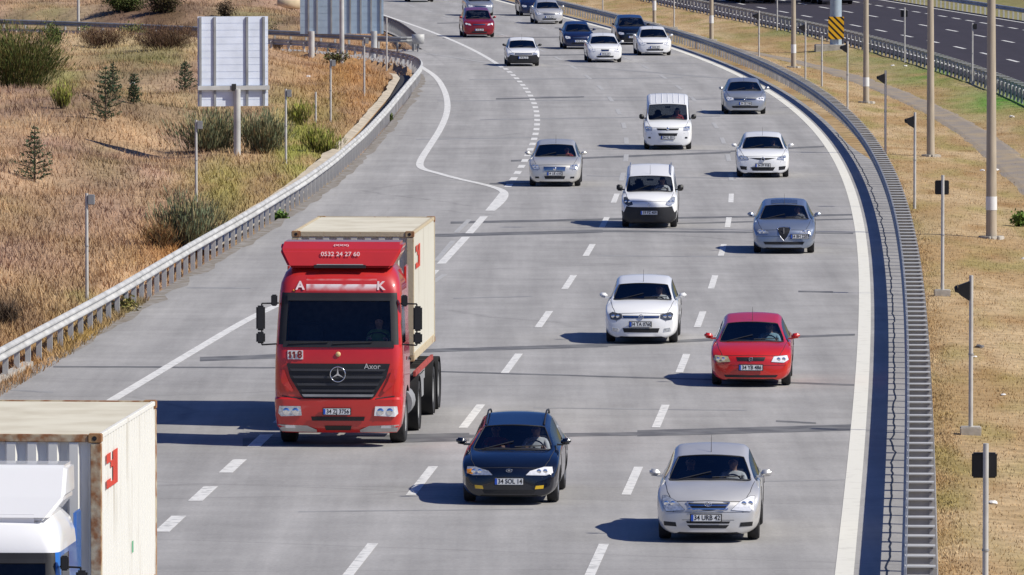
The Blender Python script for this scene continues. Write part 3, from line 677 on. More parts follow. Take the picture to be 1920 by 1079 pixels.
# ------------------------------------------------------------------ plants
M['leaf'] = attr_mat('leaves', rough=.7)
M['bark'] = mat('bark', (.09, .065, .045), .9, var=.3, vscale=10)
def leafmesh(name, pts, dirs, ln, wd_, cols, parent):
    n = len(pts); vs = np.empty((n*4, 3)); cs = np.repeat(np.asarray(cols), 4, 0)
    for i in range(n):
        d = Vector(dirs[i]).normalized(); s = d.cross(Vector((random.gauss(0, 1), random.gauss(0, 1), random.gauss(0, 1)))).normalized(); p = Vector(pts[i]); l = ln*random.uniform(.6, 1.4); w_ = wd_*random.uniform(.6, 1.4)
        vs[4*i] = p; vs[4*i+1] = p+d*l*.5+s*w_; vs[4*i+2] = p+d*l; vs[4*i+3] = p+d*l*.5-s*w_
    return fast_mesh(name, vs, 4, np.arange(n*4), M['leaf'], cs, parent)
def bush(px, py, w_, h, base, style, n, label, name='bush', depth=None):
    p = ground_at(px, py); t = thing(name, label, 'bush', p, 0, 'bushes on the embankment'); b = MB(); pts = []; dirs = []; cols = []
    depth = depth or w_*.7
    cl = []
    for k in range(26):
        a = random.uniform(0, 2*PI); r = random.random()**.6; top = Vector((math.cos(a)*r*w_*.47, math.sin(a)*r*depth*.5, h*random.uniform(.45, .93)*(1-.4*r*r)))
        mid = Vector((top.x*.45, top.y*.45, top.z*.45)); b.tube((top.x*.12, top.y*.12, -.1), mid, .022, .014, 5); b.tube(mid, top, .014, .005, 5); cl.append((mid, top))
    b.build('stem', M['bark'], t)
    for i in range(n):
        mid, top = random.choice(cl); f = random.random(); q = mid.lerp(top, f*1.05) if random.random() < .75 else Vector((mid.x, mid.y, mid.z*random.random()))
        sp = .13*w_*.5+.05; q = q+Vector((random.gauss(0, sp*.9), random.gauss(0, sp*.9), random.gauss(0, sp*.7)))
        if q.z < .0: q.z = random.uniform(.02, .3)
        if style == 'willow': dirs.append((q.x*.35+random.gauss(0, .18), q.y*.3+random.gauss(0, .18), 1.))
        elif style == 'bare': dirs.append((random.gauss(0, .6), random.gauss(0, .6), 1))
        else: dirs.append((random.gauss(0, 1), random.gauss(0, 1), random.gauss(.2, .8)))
        k = .62+.75*(q.z/h)+.25*noise.noise(q*2.5); kk = random.uniform(.6, 1.35)*max(.35, k); c = base[i % len(base)]; cols.append([min(1, x*kk) for x in c]); pts.append(q)  # shading put into the leaf colour: darker low down, lighter at the top
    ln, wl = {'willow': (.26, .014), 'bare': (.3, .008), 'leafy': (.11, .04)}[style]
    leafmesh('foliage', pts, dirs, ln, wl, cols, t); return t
WIL = [(.17, .20, .12), (.24, .26, .15), (.14, .17, .10), (.27, .24, .12), (.32, .25, .14)]; DG = [(.06, .09, .025), (.10, .13, .035), (.14, .16, .05)]; BR = [(.14, .08, .05), (.10, .06, .045), (.18, .11, .06)]
YG = [(.30, .32, .06), (.22, .26, .06), (.34, .30, .10)]
bush(392,284,3.4,1.6,WIL,'willow',4600,'sparse grey green shrub left of the large sign post')
bush(492,288,2.4,1.7,WIL,'willow',3800,'grey green willowy shrub right of the large sign post')
bush(350,468,2.3,1.8,WIL,'willow',4600,'fan shaped grey green shrub behind the left guardrail near the box topped post')
bush(303,468,1.1,.8,[(.25,.12,.05),(.20,.14,.06)],'bare',900,'rusty dry shrub against the fan shaped green shrub')
bush(32,168,4.6,3.3,DG+[(.08,.10,.03),(.16,.15,.05),(.20,.16,.06)],'willow',12000,'large dark green bushy thicket at the left edge of the picture','bush',4.)
bush(235,44,2.8,1.7,DG,'leafy',4200,'dark green round bush beyond the far rail, left of the brown bush')
bush(308,46,2.6,2.0,[(.10,.075,.045),(.13,.10,.05),(.08,.08,.03)],'leafy',3600,'brown leafed bush next to the dark green round bush at the top')
bush(424,33,1.4,1.3,[(.10,.075,.05),(.14,.10,.06)],'leafy',900,'small brownish bush above the large square sign back')
bush(250,86,1.9,1.5,[(.13,.16,.05),(.17,.18,.06)],'leafy',1800,'green bush before the slip road rail with brown scrub round it')
bush(300,94,4.2,1.5,BR,'bare',6000,'dark reddish brown leafless scrub left of the large sign back')
bush(192,92,3.2,1.3,BR,'bare',3500,'brown leafless scrub left of the green bush')
bush(352,88,1.5,1.3,BR,'bare',1200,'brown leafless scrub touching the large sign back')
bush(100,84,1.5,1.2,DG,'leafy',900,'small green bush by the far rail near the left edge')
bush(160,80,1.2,1.1,[(.13,.16,.05)],'leafy',800,'small green bush at the foot of the tall pale pole')
bush(485,52,2.6,.8,[(.10,.12,.04),(.13,.11,.05)],'leafy',1000,'low green scrub between the two sign backs')
bush(630,112,1.6,.7,[(.12,.11,.05),(.10,.12,.04)],'leafy',700,'low green scrub under the wide sign back')
bush(520,98,1.2,.8,BR,'bare',600,'brown tuft by the slip road rail right of the large sign back')
bush(120,205,1.1,1.1,YG,'willow',800,'yellow green tuft left of the pair of small pines')
bush(590,285,1.4,1.0,YG,'willow',900,'upper yellow green weed clump beside the stub post')
bush(563,235,1.3,1.1,YG,'willow',800,'yellow green weed clump right of the third box topped post')
bush(612,292,1.3,.8,YG,'willow',700,'yellow green weed clump at the pale gravel strip')
bush(1912,425,.5,.55,[(.12,.2,.04),(.16,.24,.05)],'leafy',500,'small green plant right of the tallest concrete pole')
bush(526,414,.45,.25,[(.10,.17,.04)],'leafy',260,'tiny green weed at the foot of the left guardrail')
bush(232,588,.7,.45,[(.2,.2,.06),(.3,.24,.1)],'leafy',400,'olive weed clump under the left guardrail')
bush(5,610,1.3,.45,[(.10,.07,.05),(.08,.06,.04)],'bare',600,'dark dead brush heap at the left edge behind the guardrail')
bush(727,228,.4,.3,[(.12,.15,.05)],'leafy',200,'tiny weed at the foot of the guardrail bend')
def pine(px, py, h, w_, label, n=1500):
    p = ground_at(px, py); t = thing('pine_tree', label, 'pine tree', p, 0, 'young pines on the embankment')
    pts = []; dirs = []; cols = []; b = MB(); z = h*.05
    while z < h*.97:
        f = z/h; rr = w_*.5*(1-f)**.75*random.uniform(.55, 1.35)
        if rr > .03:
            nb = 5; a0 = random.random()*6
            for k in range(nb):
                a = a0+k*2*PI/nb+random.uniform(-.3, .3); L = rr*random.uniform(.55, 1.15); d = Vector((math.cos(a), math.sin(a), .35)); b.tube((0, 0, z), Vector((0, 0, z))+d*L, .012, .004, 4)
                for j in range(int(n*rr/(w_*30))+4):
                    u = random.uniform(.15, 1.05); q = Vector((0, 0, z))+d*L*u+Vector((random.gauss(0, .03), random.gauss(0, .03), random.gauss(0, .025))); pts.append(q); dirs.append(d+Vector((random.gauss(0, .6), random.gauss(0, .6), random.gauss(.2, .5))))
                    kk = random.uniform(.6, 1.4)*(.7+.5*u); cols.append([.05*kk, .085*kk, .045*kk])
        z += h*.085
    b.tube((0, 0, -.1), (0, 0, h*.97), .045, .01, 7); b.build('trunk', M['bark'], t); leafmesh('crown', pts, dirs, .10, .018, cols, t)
pine(65,343,1.95,1.2,'lone young pine low on the left embankment')
pine(198,228,2.2,1.5,'bigger of the pair of dark young pines, leaning left side',2200)
pine(212,190,1.5,1.,'young pine top showing just behind the bigger dark pine')
pine(251,198,1.25,.75,'small young pine with a white scrap caught in it')
pine(347,172,1.35,1.1,'young pine half hidden beside the left edge of the large sign back')
# litter
def scrap(px, py, s, m, label, dz=0.):
    p = ground_at(px, py) if px < 900 else P(px, py, 0); z = hgt(p.x, p.y)
    bm = bmesh.new(); bmesh.ops.create_icosphere(bm, subdivisions=2, radius=s)
    for v in bm.verts: v.co *= 1+.55*noise.noise(v.co*9/s*.15+Vector((px, 0, 0))); v.co.z *= .45
    me = bpy.data.meshes.new('litter'); bm.to_mesh(me); bm.free(); me.materials.append(m); o = bpy.data.objects.new('litter', me); COL.objects.link(o); o.location = (p.x, p.y, z+s*.3+dz)
    tag(o, label, 'litter', 'scraps of litter')
wl = mat('white_litter', (.75, .74, .72), .7, var=.1); gl = mat('grey_litter', (.12, .12, .13), .7, var=.3)
scrap(1861,941,.085,wl,'white scrap beside the lowest black box post'); scrap(1881,737,.06,wl,'white scrap at the right edge of the median'); scrap(1836,648,.10,gl,'crushed grey scrap behind the wedge fixture post')
scrap(1828,668,.05,wl,'white scrap just below the crushed grey scrap'); scrap(1897,218,.12,wl,'white scrap by the green grass near the far guardrail'); scrap(1842,308,.09,wl,'white scrap left of the tallest concrete pole')
scrap(1868,306,.09,wl,'white scrap right of the tallest concrete pole'); scrap(1674,122,.1,wl,'pale scrap left of the far box post'); scrap(1698,124,.1,wl,'pale scrap right of the far box post')
scrap(578,145,.11,wl,'white bag on the rust coloured grass beside the sign'); scrap(249,178,.12,wl,'white plastic bag caught in the small pine',.45); scrap(1919,472,.06,wl,'small white scrap at the very right edge of the picture')
# ------------------------------------------------------------------ people
def make_person_mesh():
    V_ = [((0,0,0),.13),((0,.05,.2),.125),((0,.08,.40),.14),((0,.075,.53),.055),((0,.05,.61),.07),((0,.035,.68),.088),((0,.045,.755),.07)]
    Ed = [(i, i+1) for i in range(6)]
    def a(p, r, par): V_.append((p, r)); Ed.append((par, len(V_)-1)); return len(V_)-1
    a((0, -.075, .665), .018, 5)
    for s in (-1, 1):
        a((s*.085, .045, .67), .016, 5)
        sh = a((s*.17, .07, .465), .065, 2); el = a((s*.235, -.10, .27), .045, sh); wr = a((s*.16, -.33, .36), .03, el); ha = a((s*.15, -.40, .385), .034, wr)
        for k, (dx, l) in enumerate([(-.03, .05), (-.01, .062), (.01, .058), (.03, .045)]):
            f1 = a((s*.15+dx, -.40-l, .40), .010, ha); a((s*.15+dx, -.41-l, .36), .008, f1)
        a((s*.105, -.415, .37), .010, ha)
        hp = a((s*.09, -.04, -.01), .085, 0); kn = a((s*.12, -.42, .07), .062, hp); an = a((s*.12, -.58, -.24), .045, kn); a((s*.12, -.72, -.28), .04, an)
    me = bpy.data.meshes.new('person'); me.from_pydata([v[0] for v in V_], Ed, []); o = bpy.data.objects.new('tmp', me); COL.objects.link(o)
    o.modifiers.new('s', 'SKIN'); sub = o.modifiers.new('u', 'SUBSURF'); sub.levels = 1; sub.render_levels = 1
    sk = me.skin_vertices[0].data
    for i, (p, r) in enumerate(V_): sk[i].radius = (r, r*.8 if i == 2 else r); sk[i].use_root = (i == 0)
    m2 = evalmesh(o); bpy.data.objects.remove(o); return m2
PM = make_person_mesh()
def person(parent_m, loc, shirt, label, wheel=True):
    me = PM.copy(); me.name = 'person'; me.materials.clear()
    for m in (M['skin'], shirt, M['trousers'], M['black']): me.materials.append(m)
    for p in me.polygons:
        c = p.center; p.use_smooth = True
        if c.z > .53 or c.y < -.30 and c.z > .2: p.material_index = 0
        elif c.z < -.2: p.material_index = 3
        elif c.z < .09: p.material_index = 2
        else: p.material_index = 1
    o = bpy.data.objects.new('person', me); COL.objects.link(o); w_ = parent_m @ Vector(loc); o.location = w_; o.rotation_euler = (0, 0, parent_m.to_euler().z)
    tag(o, label, 'person', 'people inside the vehicles')
    b = MB(); vs = []; fs = []; n = 12
    for i in range(6):
        ph = i/5*PI*.56
        for k in range(n):
            t = 2*PI*k/n; vs.append((math.cos(t)*math.sin(ph)*.095, .055+math.sin(t)*math.sin(ph)*.10+.012, .705+math.cos(ph)*.095-(.05*ph if math.sin(t) > 0 else 0)))
    fs = [(i*n+k, i*n+(k+1) % n, (i+1)*n+(k+1) % n, (i+1)*n+k) for i in range(5) for k in range(n)]
    b.add(vs, fs, 0, True); b.build('hair', M['hair'], o)
    e = MB()
    for s in (-1, 1): e.box((s*.032, -.048, .69), (.022, .012, .01))
    e.build('eyes', M['ink'], o)
    return o
# ------------------------------------------------------------------ projection decals
def project(bvh, poly, dirv, offset, origin=None, cell=.06, axes='xz'):
    """polygon in the plane of two axes projected on the body along dirv"""
    bm = bmesh.new(); vs = []
    for a, b in poly:
        vs.append(bm.verts.new({'xz': (a, -6, b), 'xy': (a, b, 6), 'yz': (6, a, b), 'yz-': (-6, a, b)}[axes]))
    bm.faces.new(vs)
    ax = {'xz': (0, 2), 'xy': (0, 1), 'yz': (1, 2), 'yz-': (1, 2)}[axes]
    for k, i in zip((0, 1), ax):
        lo = min(p[k] for p in poly); hi = max(p[k] for p in poly); c = math.ceil(lo/cell)*cell
        while c < hi:
            co_ = [0, 0, 0]; co_[i] = c; no = [0, 0, 0]; no[i] = 1
            bmesh.ops.bisect_plane(bm, geom=bm.verts[:]+bm.edges[:]+bm.faces[:], plane_co=co_, plane_no=no, dist=1e-5); c += cell
    bad = []
    for v in bm.verts:
        hit, nrm, _, _ = bvh.ray_cast(v.co, Vector(dirv))
        if hit is None: bad.append(v)
        else: v.co = hit-Vector(dirv)*offset
    if bad: bmesh.ops.delete(bm, geom=bad, context='VERTS')
    bmesh.ops.triangulate(bm, faces=[f for f in bm.faces if len(f.verts) > 4])
    return bm
def decal(bvh, name, poly, m, parent, off_=.006, axes='xz', cell=.05, dirv=None, rim=.012):
    dirv = dirv or {'xz': (0, 1, 0), 'xy': (0, 0, -1), 'yz': (-1, 0, 0), 'yz-': (1, 0, 0)}[axes]
    bm = project(bvh, poly, dirv, off_, cell=cell, axes=axes)
    if rim:
        be = [e for e in bm.edges if len(e.link_faces) == 1]
        r = bmesh.ops.extrude_edge_only(bm, edges=be)
        for v in [g for g in r['geom'] if isinstance(g, bmesh.types.BMVert)]: v.co += Vector(dirv)*rim
    bmesh.ops.recalc_face_normals(bm, faces=bm.faces)
    me = bpy.data.meshes.new(name); bm.to_mesh(me); bm.free(); me.materials.append(m)
    o = bpy.data.objects.new(name, me); COL.objects.link(o); o.parent = parent; return o
def hitp(bvh, p, d):
    h = bvh.ray_cast(Vector(p), Vector(d))[0]; return h
def split_mesh(me, groups, mats, parent, sharp=38):
    """groups: list of (name, set(material indices), [materials by original index])"""
    out = {}
    for name, ids in groups:
        bm = bmesh.new(); bm.from_mesh(me)
        bmesh.ops.delete(bm, geom=[f for f in bm.faces if f.material_index not in ids], context='FACES')
        if not bm.faces: bm.free(); continue
        for f in bm.faces: f.smooth = True
        for e in bm.edges:
            if len(e.link_faces) == 2 and e.calc_face_angle(0) > R(sharp): e.smooth = False
        used = sorted(ids); mp = {j: i for i, j in enumerate(used)}
        for f in bm.faces: f.material_index = mp[f.material_index]
        m = bpy.data.meshes.new(name); bm.to_mesh(m); bm.free()
        for j in used: m.materials.append(mats[j])
        o = bpy.data.objects.new(name, m); COL.objects.link(o); o.parent = parent; out[name] = o
    return out
def wheel(parent, x, y, r, wd_=.20, rimm='rim', spokes=5):
    s = 1 if x > 0 else -1; b = MB()
    b.lathe([(-wd_/2, r*.62), (-wd_/2, r*.93), (-wd_*.38, r), (wd_*.38, r), (wd_/2, r*.93), (wd_/2, r*.62), (wd_*.3, r*.6)], 'X', n=28)
    o = b.build('wheel', M['tyre'], parent); o.location = (x, y, r)
    q = MB(); q.lathe([(s*wd_*.46, r*.64), (s*wd_*.44, r*.58), (s*wd_*.1, r*.56)], 'X', n=24); q.lathe([(s*wd_*.1, r*.56), (s*wd_*.1, 0.01)], 'X', n=24, mi=1)
    for k in range(spokes):
        a = 2*PI*k/spokes; c = Vector((s*wd_*.36, math.cos(a)*r*.3, math.sin(a)*r*.3)); q.box(c, (.03, r*.6, r*.14), rot=Matrix.Rotation(a, 3, 'X'))
    q.lathe([(s*wd_*.42, .001), (s*wd_*.42, r*.16), (s*wd_*.2, r*.17)], 'X', n=14); q.build('rim', [M[rimm], M['under']], o)
def badge(kind, parent, c, s, bvh):
    """flat emblem at c facing -y"""
    b = MB(); x, y, z = c
    if kind == 'ovals': b.torus(c, s, s*.10, sz=.68); b.torus((x, y-.002, z+s*.22), s*.62, s*.08, sz=.5); b.torus((x, y-.004, z), s*.36, s*.08, sx=.8, sz=1.7)
    elif kind == 'h': b.torus(c, s, s*.10, sz=.6); b.box((x-s*.28, y-.004, z), (s*.16, .008, s*.8)); b.box((x+s*.28, y-.004, z), (s*.16, .008, s*.8)); b.box((x, y-.004, z), (s*.5, .008, s*.16))
    elif kind == 'vw':
        b.torus(c, s, s*.12)
        for x0, z0, x1, z1 in ((-.4, .8, 0, .1), (.4, .8, 0, .1), (-.8, .3, -.35, -.75), (.8, .3, .35, -.75), (-.35, -.75, 0, -.05), (.35, -.75, 0, -.05)): b.tube((x+x0*s, y-.002, z+z0*s), (x+x1*s, y-.002, z+z1*s), s*.09, n=6)
    elif kind == 'diamond':
        q = [(0, 1.25), (.85, 0), (0, -1.25), (-.85, 0)]
        for i in range(4): b.tube((x+q[i][0]*s, y-.004, z+q[i][1]*s), (x+q[(i+1) % 4][0]*s, y-.004, z+q[(i+1) % 4][1]*s), s*.17, n=6)
    elif kind == 'bolt': b.torus(c, s, s*.12); b.prism([(x-s*.9, z+s*.05), (x+.1*s, z+.22*s), (x+.05*s, z+.02*s), (x+.9*s, z-.05*s), (x-.1*s, z-.22*s), (x-.05*s, z-.02*s)], y-.008, y)
    elif kind == 'star':
        b.torus(c, s, s*.075, n=32)
        for k in range(3):
            a = PI/2+k*2*PI/3; t = (math.cos(a)*s*.97, math.sin(a)*s*.97); l = (math.cos(a+PI/3)*s*.14, math.sin(a+PI/3)*s*.14); r = (math.cos(a-PI/3)*s*.14, math.sin(a-PI/3)*s*.14)
            b.prism([(x, z), (x+l[0], z+l[1]), (x+t[0], z+t[1]), (x+r[0], z+r[1])], y-.014, y+.002)
    elif kind == 'round': b.lathe([(0, s), (-.01, s*.9), (-.012, .001)], 'Y', c, 16); b.torus(c, s, s*.12)
    elif kind == 'slash': b.torus(c, s, s*.1); b.tube((x-s*.6, y-.003, z-s*.5), (x+s*.6, y-.003, z+s*.5), s*.09, n=6)
    b.build('badge', M['chrome'], parent)
def plate(parent, bvh, x, z, txt, m='plate', y=None, w_=.50, tsz=.115, offy=.018):
    if y is None:
        ys_ = [hitp(bvh, (x+dx, -9, z+dz), (0, 1, 0)) for dx in (-.2, 0, .2) for dz in (-.05, .05)]; ys_ = [h.y for h in ys_ if h]
        y = min(ys_) if ys_ else -2
    b = MB(); b.box((x, y-offy, z), (w_, .014, .115)); o = b.build('number_plate', M[m], parent, bevel=.004)
    f = MB().box((x, y-offy+.004, z), (w_+.03, .014, .14)).build('plate_frame', M['black'], o)
    MB().box((x-w_/2+.022, y-offy-.009, z), (.04, .004, .105)).build('country_strip', M['plate_blue'], o)
    if txt: textmesh(txt, tsz, 'lettering', M['ink'], o, (x+.02, y-offy-.0075, z), sx=.86, bold=.02)
# ------------------------------------------------------------------ car generator
CARS = {}
def build_car(name, label, cat, px, py, sp, paintm, group='cars driving towards the camera'):
    L, W_, H = sp['L'], sp['W']*1.025, sp['H']*1.012; w = W_/2; kind = sp['kind']
    p0 = P(px, py, 0); a = -math.atan(dE(p0.y))+R(sp.get('yaw', 0)); fa = sp.get('fa', .82)   # front axle offset from bumper
    rot = Matrix.Rotation(a, 4, 'Z'); base = p0+rot.to_3x3() @ Vector((0, L/2-fa, 0)); base.z = 0.008
    T = thing(name, label, cat, base, a, group); Mx = Matrix.Translation(base) @ rot
    hb = sp.get('hood', .92); hf = sp.get('nose', .70); cw = sp.get('cowl', 1.0); wt = sp.get('wtop', 1.75); zb = .14; belt = sp.get('belt', .95); xr = sp.get('xr', .64); re = sp.get('roof_end', .70)
    zr = H; wd = sp.get('wdrop', .11); fw = sp.get('fw', .93); wb_ = sp.get('wbase', .80)   # half width of glass at cowl
    round_ = sp.get('round', 1.)
    def ring(y, zb, hw, zmid, zbelt, x5, x6, x7, z6, z7, z8, z9, x8=.5, yo=(0,)*10, low=.97):
        return [(0, y+yo[0], zb), (hw*.72, y+yo[1], zb), (hw*low, y+yo[2], zb+.07), (hw, y+yo[3], zmid), (hw*.985, y+yo[4], zbelt), (x5, y+yo[5], zbelt+.03 if z6 > zbelt+.2 else z6-.025), (x6, y+yo[6], z6), (x7, y+yo[7], z7), (x7*x8, y+yo[8], z8), (0, y+yo[9], z9)]
    Rg = []; k = .16*round_
    def yo(kk, hw): return [0, kk*.35, kk*.75, kk, kk, kk*.9, kk*.8, kk*.65, kk*.15, 0]
    h0 = hf-.10
    Rg.append(ring(0.0, zb+.03, w*.90, .46, h0-.10, w*.86, w*.80, w*.66, h0-.02, h0-.01, h0, h0, yo=yo(k, w)))
    Rg.append(ring(0.06, zb-.0, w*fw*.985, .50, hf-.10, w*.86, w*.79, w*.66, hf-.03, hf-.015, hf, hf+.004, yo=yo(k*1.15, w)))
    Rg.append(ring(0.26, zb, w*.985, .54, hf+(hb-hf)*.15, w*.88, w*.80, w*.68, hf+(hb-hf)*.30, hf+(hb-hf)*.38, hf+(hb-hf)*.42, hf+(hb-hf)*.44, yo=yo(k*.7, w)))
    ym = .26+(cw-.26)*.45
    zm = hf+(hb-hf)*.80
    Rg.append(ring(ym, zb, w, .56, zm-.07, w*.90, w*.82, w*.70, zm-.01, zm+.005, zm+.018, zm+.022))
    yc = [0, 0, 0, 0, 0, .06, .10, .10, -.05, -.10]
    Rg.append(ring(cw, zb, w, .58, belt-.04, w*.91, w*(wb_+.055), w*wb_, hb+.005, hb+.01, hb+.022, hb+.026, yo=yc))
    yt = [0, 0, 0, 0, 0, 0, .03, .02, -.05, -.08]
    Rg.append(ring(wt, zb, w, .60, belt, w*.92, w*(xr+.075), w*xr, zr-.14-wd, zr-.085-wd, zr-.055-wd, zr-.045-wd, yo=yt))
    yr = L*re; bp = (wt+yr)/2+.05
    for yy in (bp-.05, bp+.05): Rg.append(ring(yy, zb, w, .60, belt+.01, w*.92, w*(xr+.085), w*(xr+.0), zr-.10, zr-.035, zr-.005, zr, yo=(0,)*10))
    Rg.append(ring(yr, zb, w, .60, belt+.02, w*.90, w*(xr+.06), w*(xr-.02), zr-.15, zr-.085, zr-.06, zr-.05, yo=[0]*8+[.04, .05]))
    if kind == 'sedan':
        Rg.append(ring(L*.845, zb, w*.995, .60, belt, w*.88, w*(wb_+.02), w*(wb_-.06), belt+.045, belt+.055, belt+.07, belt+.075, yo=[0]*8+[.05, .07]))
        Rg.append(ring(L-.14, zb, w*.95, .60, belt-.04, w*.84, w*.74, w*.64, belt+.02, belt+.035, belt+.045, belt+.05, yo=[0, 0, -.04, -.1, -.1, -.08, -.05, -.03, 0, 0]))
    else:
        Rg.append(ring(L-.16 if kind != 'van' else L-.08, zb, w*.98, .60, belt, w*.90, w*(xr+.12 if kind != 'van' else xr+.08), w*(xr+.04), belt+.04, belt+.055, belt+.06, belt+.06, yo=[0]*8+[.03, .04]))
        Rg.append(ring(L-.07 if kind != 'van' else L-.03, zb, w*.95, .60, belt-.12, w*.84, w*.76, w*.66, belt-.09, belt-.08, belt-.07, belt-.07, yo=[0, 0, -.04, -.08, -.08, -.06, -.04, -.02, 0, 0]))
    Rg.append(ring(L, zb+.06, w*.86, .5, .62, w*.80, w*.72, w*.6, .68, .69, .70, .70, yo=[0, -.03, -.08, -.12, -.12, -.10, -.08, -.05, 0, 0]))
    y0 = -L/2; bm = bmesh.new(); cr = bm.edges.layers.float.new('crease_edge'); vc = bm.verts.layers.float.new('crease_vert'); grid = []
    for r in Rg:
        right = [bm.verts.new((x, y+y0, z)) for x, y, z in r]
        left = [right[0]]+[bm.verts.new((-x, y+y0, z)) for x, y, z in r[1:-1]]+[right[-1]]
        grid.append((right, left))
    n = len(Rg); iW, iR = 4, 8
    def face(q, mi):
        try: f = bm.faces.new(q); f.material_index = mi
        except ValueError: pass
    lowm = 7 if sp.get('black_bumper') else 0
    for i in range(n-1):
        for si, sd_ in enumerate((0, 1)):
            A, B = grid[i][sd_], grid[i+1][sd_]
            for j in range(9):
                mi = 0
                if j == 0: mi = 5
                if j == 1 and 1 < i < n-3: mi = 5 if sp.get('black_sill') else 0
                if lowm and i < 2 and j in (1, 2): mi = 7
                if i == iW and j >= 7: mi = 1
                if j == 5 and (4 <= i <= 5 or i == 7): mi = 2 if sd_ == 0 else 3
                if j == 5 and i == 6: mi = 5
                if sp.get('panelvan') and j == 5 and i == 7: mi = 0
                if j >= 7 and i == iR: mi = 4
                if kind != 'sedan' and j == 5 and i == 8 and not sp.get('panelvan'): mi = 0
                q = (A[j], A[j+1], B[j+1], B[j]) if sd_ == 0 else (A[j+1], A[j], B[j], B[j+1])
                face(q, mi)
    for gi in (0, n-1):
        for sd_ in (0, 1):
            A = grid[gi][sd_]
            for q in ((0, 1, 8, 9), (1, 2, 7, 8), (2, 3, 6, 7), (3, 4, 5, 6)):
                vs = [A[k] for k in q]
                if (gi == 0) == (sd_ == 0): vs = vs[::-1]
                face(vs, 7 if lowm and gi == 0 and q[0] in (0, 1, 2) and sp.get('black_bumper') == 2 else 0)
    for e in bm.edges:
        ms = {f.material_index for f in e.link_faces}
        if len(ms) > 1 and ms & {1, 2, 3, 4}: e[cr] = .85
        if 5 in ms and len(ms) > 1: e[cr] = max(e[cr], .6)
    for i in range(1, 4):
        for sd_ in (0, 1):
            for j in (4,):
                e = bm.edges.get((grid[i][sd_][j], grid[i+1][sd_][j]))
                if e: e[cr] = sp.get('shoulder', .25)
    for v in bm.verts:
        fs = [f for f in v.link_faces if f.material_index in (1, 4)]
        if len(fs) == 1 and len(v.link_faces) >= 4: v[vc] = .75
    for e in bm.edges:
        ms = {f.material_index for f in e.link_faces}
        if len(ms) > 1 and ms & {1, 4}: e[cr] = 1.0
    for i in range(5, iR):
        for sd_ in (0, 1):
            e = bm.edges.get((grid[i][sd_][7], grid[i+1][sd_][7]))
            if e: e[cr] = max(e[cr], .45)
    bmesh.ops.recalc_face_normals(bm, faces=bm.faces)
    me = bpy.data.meshes.new('body'); bm.to_mesh(me); bm.free()
    mats = [paintm, M['glass'], M['glass'], M['glass'], M['glass_dark'], M['under'], M['under'], M['black']]
    for m in mats: me.materials.append(m)
    tmp = bpy.data.objects.new('tmp', me); COL.objects.link(tmp)
    su = tmp.modifiers.new('s', 'SUBSURF'); su.levels = 2; su.render_levels = 2
    r = sp.get('wr', .31); ra = sp.get('ra', .72); fy = y0+fa; ry = y0+fa+(L*sp.get('wb', .60))
    cb = MB()
    for yy in (fy, ry):
        for s in (-1, 1): cb.lathe([(s*(w-.30), .001), (s*(w-.30), r+.05), (s*(w+.3), r+.05), (s*(w+.3), .001)], 'X', (0, yy, r-.01), 28, mi=6)
    cut = cb.build('cut', mats)
    bo = tmp.modifiers.new('b', 'BOOLEAN'); bo.object = cut; bo.operation = 'DIFFERENCE'; bo.solver = 'EXACT'
    try: bo.material_mode = 'INDEX'
    except Exception: pass
    em = evalmesh(tmp); bpy.data.objects.remove(tmp); bpy.data.objects.remove(cut)
    bvh = BVHTree.FromPolygons([v.co.copy() for v in em.vertices], [tuple(p.vertices) for p in em.polygons])
    split_mesh(em, [('body', {0, 5, 6, 7}), ('windshield', {1}), ('side_window', {2}), ('side_window', {3}), ('rear_window', {4})], mats, T)
    det = sp.get('detail', 2)
    # wheels
    for yy in (fy, ry):
        for s in (-1, 1): wheel(T, s*(w-.135), yy, r, .20, sp.get('rimm', 'rim'))
    # front details
    hx = sp['hl']
    for s in (-1, 1):
        m = sp.get('lampm', 'lamp'); m = sp.get('lampR', m) if s == 1 else m  # right lamp can take a brighter lens, the sun's glint put into its colour
        pol = [(s*x*w, z) for x, z in hx]
        h = decal(bvh, 'headlight', pol, M[m], T, .012, cell=.05)
        if det > 0:
            cx = sum(x for x, z in hx)/len(hx); cz = sum(z for x, z in hx)/len(hx)
            for kx in ((-.05, .06) if det > 1 else (0,)):
                q = hitp(bvh, (s*(cx*w+kx), -9, cz), (0, 1, 0))
                if q: MB().lathe([(-.022, .001), (-.026, .03), (-.018, .042)], 'Y', (s*(cx*w+kx), q.y, cz), 12).build('reflector', M['bulb'], h)
        if sp.get('ind'):
            decal(bvh, 'turn_signal', [(s*x*w, z) for x, z in sp['ind']], M['amber' if s < 0 or sp.get('ind2') else m], T, .016, cell=.05)
        if sp.get('fog'): decal(bvh, 'fog_lamp', [(s*x*w, z) for x, z in sp['fog']], M[sp.get('fogm', 'grille')], T, .008, cell=.05)
    def sym(pl): return [(x*w, z) for x, z in pl]+[(-x*w, z) for x, z in reversed(pl) if abs(x) > 1e-6]
    if sp.get('grille'):
        g = decal(bvh, 'grille', sym(sp['grille']), M['grille'], T, .006, cell=.05)
        zs = [z for x, z in sp['grille']]; z0_, z1_ = min(zs), max(zs); xm = max(x for x, z in sp['grille'])*w
        nb = sp.get('bars', 2)
        for k in range(nb):
            zz = z0_+(z1_-z0_)*(k+.5)/nb; h_ = .010
            decal(bvh, 'grille_bar', [(-xm*.95, zz-h_), (xm*.95, zz-h_), (xm*.95, zz+h_), (-xm*.95, zz+h_)], M[sp.get('barm', 'chrome')], g, .014, cell=.08)
